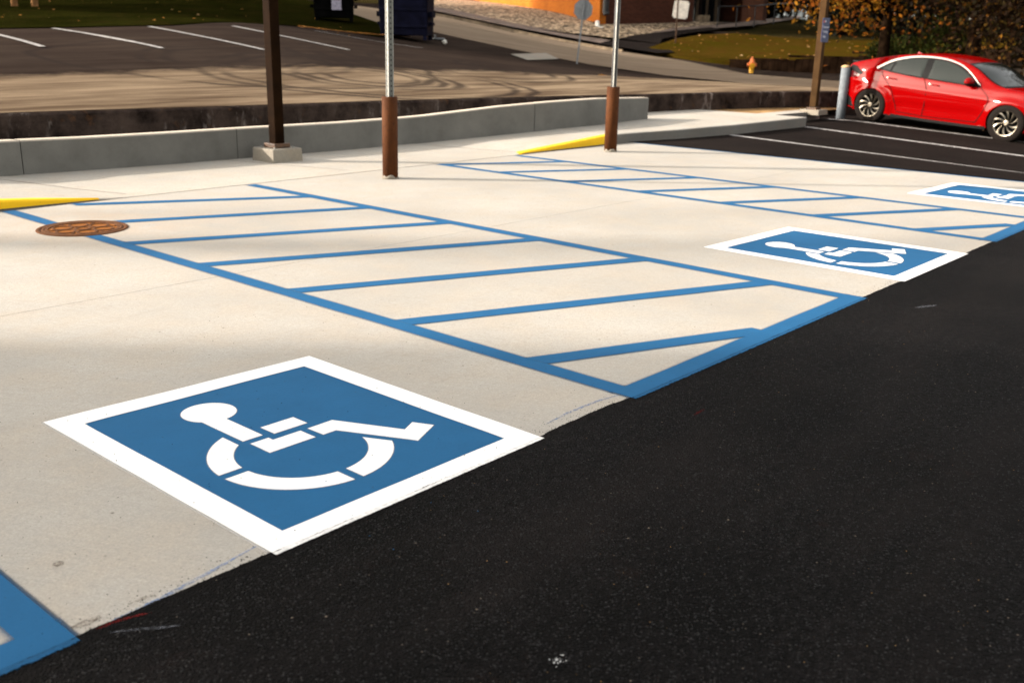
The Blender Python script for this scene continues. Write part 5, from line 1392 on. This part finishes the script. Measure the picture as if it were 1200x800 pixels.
        # mud flap
        b = bmesh.new(); box(b, (2.33, s_ * .80, .205), (.02, .17, .13), 0, .004); link('mud_flap', b, 'timber', t)
    # glass on top surfaces
    def toppatch(i0, i1, t0, mat, name, off=.006, di=1.0):
        b = bmesh.new(); nI = int((i1 - i0) * 2); rows = []
        for a in range(nI + 1):
            i = i0 + (i1 - i0) * a / nI; row = []
            for k in range(-nT, nT + 1):
                tt = t0 + (1 - t0) * (1 - abs(k) / nT); p_ = top(i, tt); p2 = top(min(len(O) - 1.01, i + .2), tt); p1 = top(max(0, i - .2), tt)
                dd = (p2 - p1).normalized(); nrm = Vector((-dd.z, 0, dd.x))
                p_ = p_ + nrm * off
                row.append(b.verts.new((p_.x, p_.y * (1 if k >= 0 else -1), p_.z)))
            rows.append(row)
        for A, B in zip(rows, rows[1:]):
            for k in range(2 * nT): b.faces.new((A[k], B[k], B[k + 1], A[k + 1]))
        bmesh.ops.recalc_face_normals(b, faces=b.faces)
        return link(name, b, mat, t, True)
    toppatch(42.5, 53.0, .045, 'trim_black', 'windscreen_surround', .004)
    toppatch(43.2, 52.0, .075, 'car_glass', 'windscreen', .008)
    toppatch(21.5, 28.5, .14, 'car_glass', 'rear_screen', .006)
    toppatch(64, 76, .25, 'trim_black', 'grille', .006)
    # spoiler, antenna, wiper
    b = bmesh.new(); box(b, (-.60, 0, 1.16), (.16, 1.24, .03), 0, .01); link('spoiler', b, 'trim_black', t)
    b = bmesh.new(); v0 = [b.verts.new(q) for q in ((.46, -.02, 1.33), (.46, .02, 1.33), (.62, .03, 1.355), (.62, -.03, 1.355), (.47, 0, 1.40))]
    for q in ((0, 1, 4), (1, 2, 4), (2, 3, 4), (3, 0, 4)): b.faces.new([v0[k] for k in q])
    link('antenna_fin', b, 'car_red', t)
    b = bmesh.new(); tube(b, [(2.72, -.55, 1.005), (2.55, -.25, 1.085), (2.45, .1, 1.15)], [.010, .008, .006], 6); link('wiper', b, 'trim_black', t)
    b = bmesh.new(); box(b, (1.4, 0, .30), (3.6, 1.30, .20)); box(b, (1.35, 0, .26), (1.9, 1.62, .12)); link('underbody', b, 'trim_black', t)
    # wheels
    def wheel(x, s_):
        w = empty('wheel', (x, s_ * .80, .325)); w.parent = t; w.scale = (1.03, 1, 1.03)
        b = bmesh.new(); lathe(b, [(.212, -.10), (.240, -.108), (.305, -.105), (.320, -.085), (.325, 0), (.320, .085), (.305, .105), (.240, .108), (.212, .10), (.208, .05), (.208, -.05), (.212, -.10)], 48, axis='Y', caps=False)
        link('tyre', b, 'tyre_rubber', w, True)
        b = bmesh.new(); o_ = s_ * .10
        lathe(b, [(.214, o_ - s_ * .01), (.214, o_), (.203, o_ - s_ * .004), (.199, o_ - s_ * .02), (.214, o_ - s_ * .02)], 48, axis='Y', caps=False)
        for k in range(10):
            a = 2 * math.pi * k / 10; tw = .42
            pts_ = []
            for j in range(7):
                r_ = .045 + (.204 - .045) * j / 6; aa = a + tw * (j / 6) ** 1.2
                hw = .005 + .019 * (j / 6) ** 1.1
                yy = o_ - s_ * (.030 - .022 * (j / 6))
                tdir = Vector((-math.sin(aa), 0, math.cos(aa)))
                c_ = Vector((r_ * math.cos(aa), yy, r_ * math.sin(aa)))
                pts_.append([b.verts.new(c_ - tdir * hw), b.verts.new(c_ + Vector((0, s_ * .008, 0))), b.verts.new(c_ + tdir * hw), b.verts.new(c_ + tdir * hw - Vector((0, s_ * .03, 0))), b.verts.new(c_ - tdir * hw - Vector((0, s_ * .03, 0)))])
            for A, B in zip(pts_, pts_[1:]):
                for q in range(5): b.faces.new((A[q], A[(q + 1) % 5], B[(q + 1) % 5], B[q]))
        lathe(b, [(.05, o_ - s_ * .05), (.05, o_ - s_ * .02), (.03, o_ - s_ * .012), (0, o_ - s_ * .012)], 20, axis='Y')
        bmesh.ops.recalc_face_normals(b, faces=b.faces)
        link('rim', b, 'alloy', w)
        b = bmesh.new(); lathe(b, [(.209, o_ - s_ * .075), (0, o_ - s_ * .075)], 40, axis='Y'); link('brake_disc', b, 'trim_black', w)
    for x in (0, WB):
        for s_ in (-1, 1): wheel(x, s_)
    return t
car = build_car()
def reshape(v):                     # final proportions of the cabin
    z = v.z
    if z > .4: v.z = .4 + (z - .4) * (.54 / .62) if z < 1.02 else .94 + (z - 1.02) * (.425 / .38)
    if z > .5 and v.x < 3.0: v.x -= smooth(.70, 1.02, z) * (.15 + .05 * max(0, v.x - 1.0)) * smooth(3.1, 2.4, v.x) * smooth(-.95, .25, v.x)
for o in list(car.children) + [g_ for c_ in car.children for g_ in c_.children]:
    if o.type == 'MESH' and not (o.parent and o.parent.name.startswith('wheel')):
        for v_ in o.data.vertices: reshape(v_.co)
pr_ = gz(1016.5, 142.6, z_lot(20.0, 8.0))
car.location = (pr_.x + 0.89, pr_.y - 0.125, z_lot(pr_.x, pr_.y) - 0.004)
car.rotation_euler = (0, R(3.1), R(-99.5))
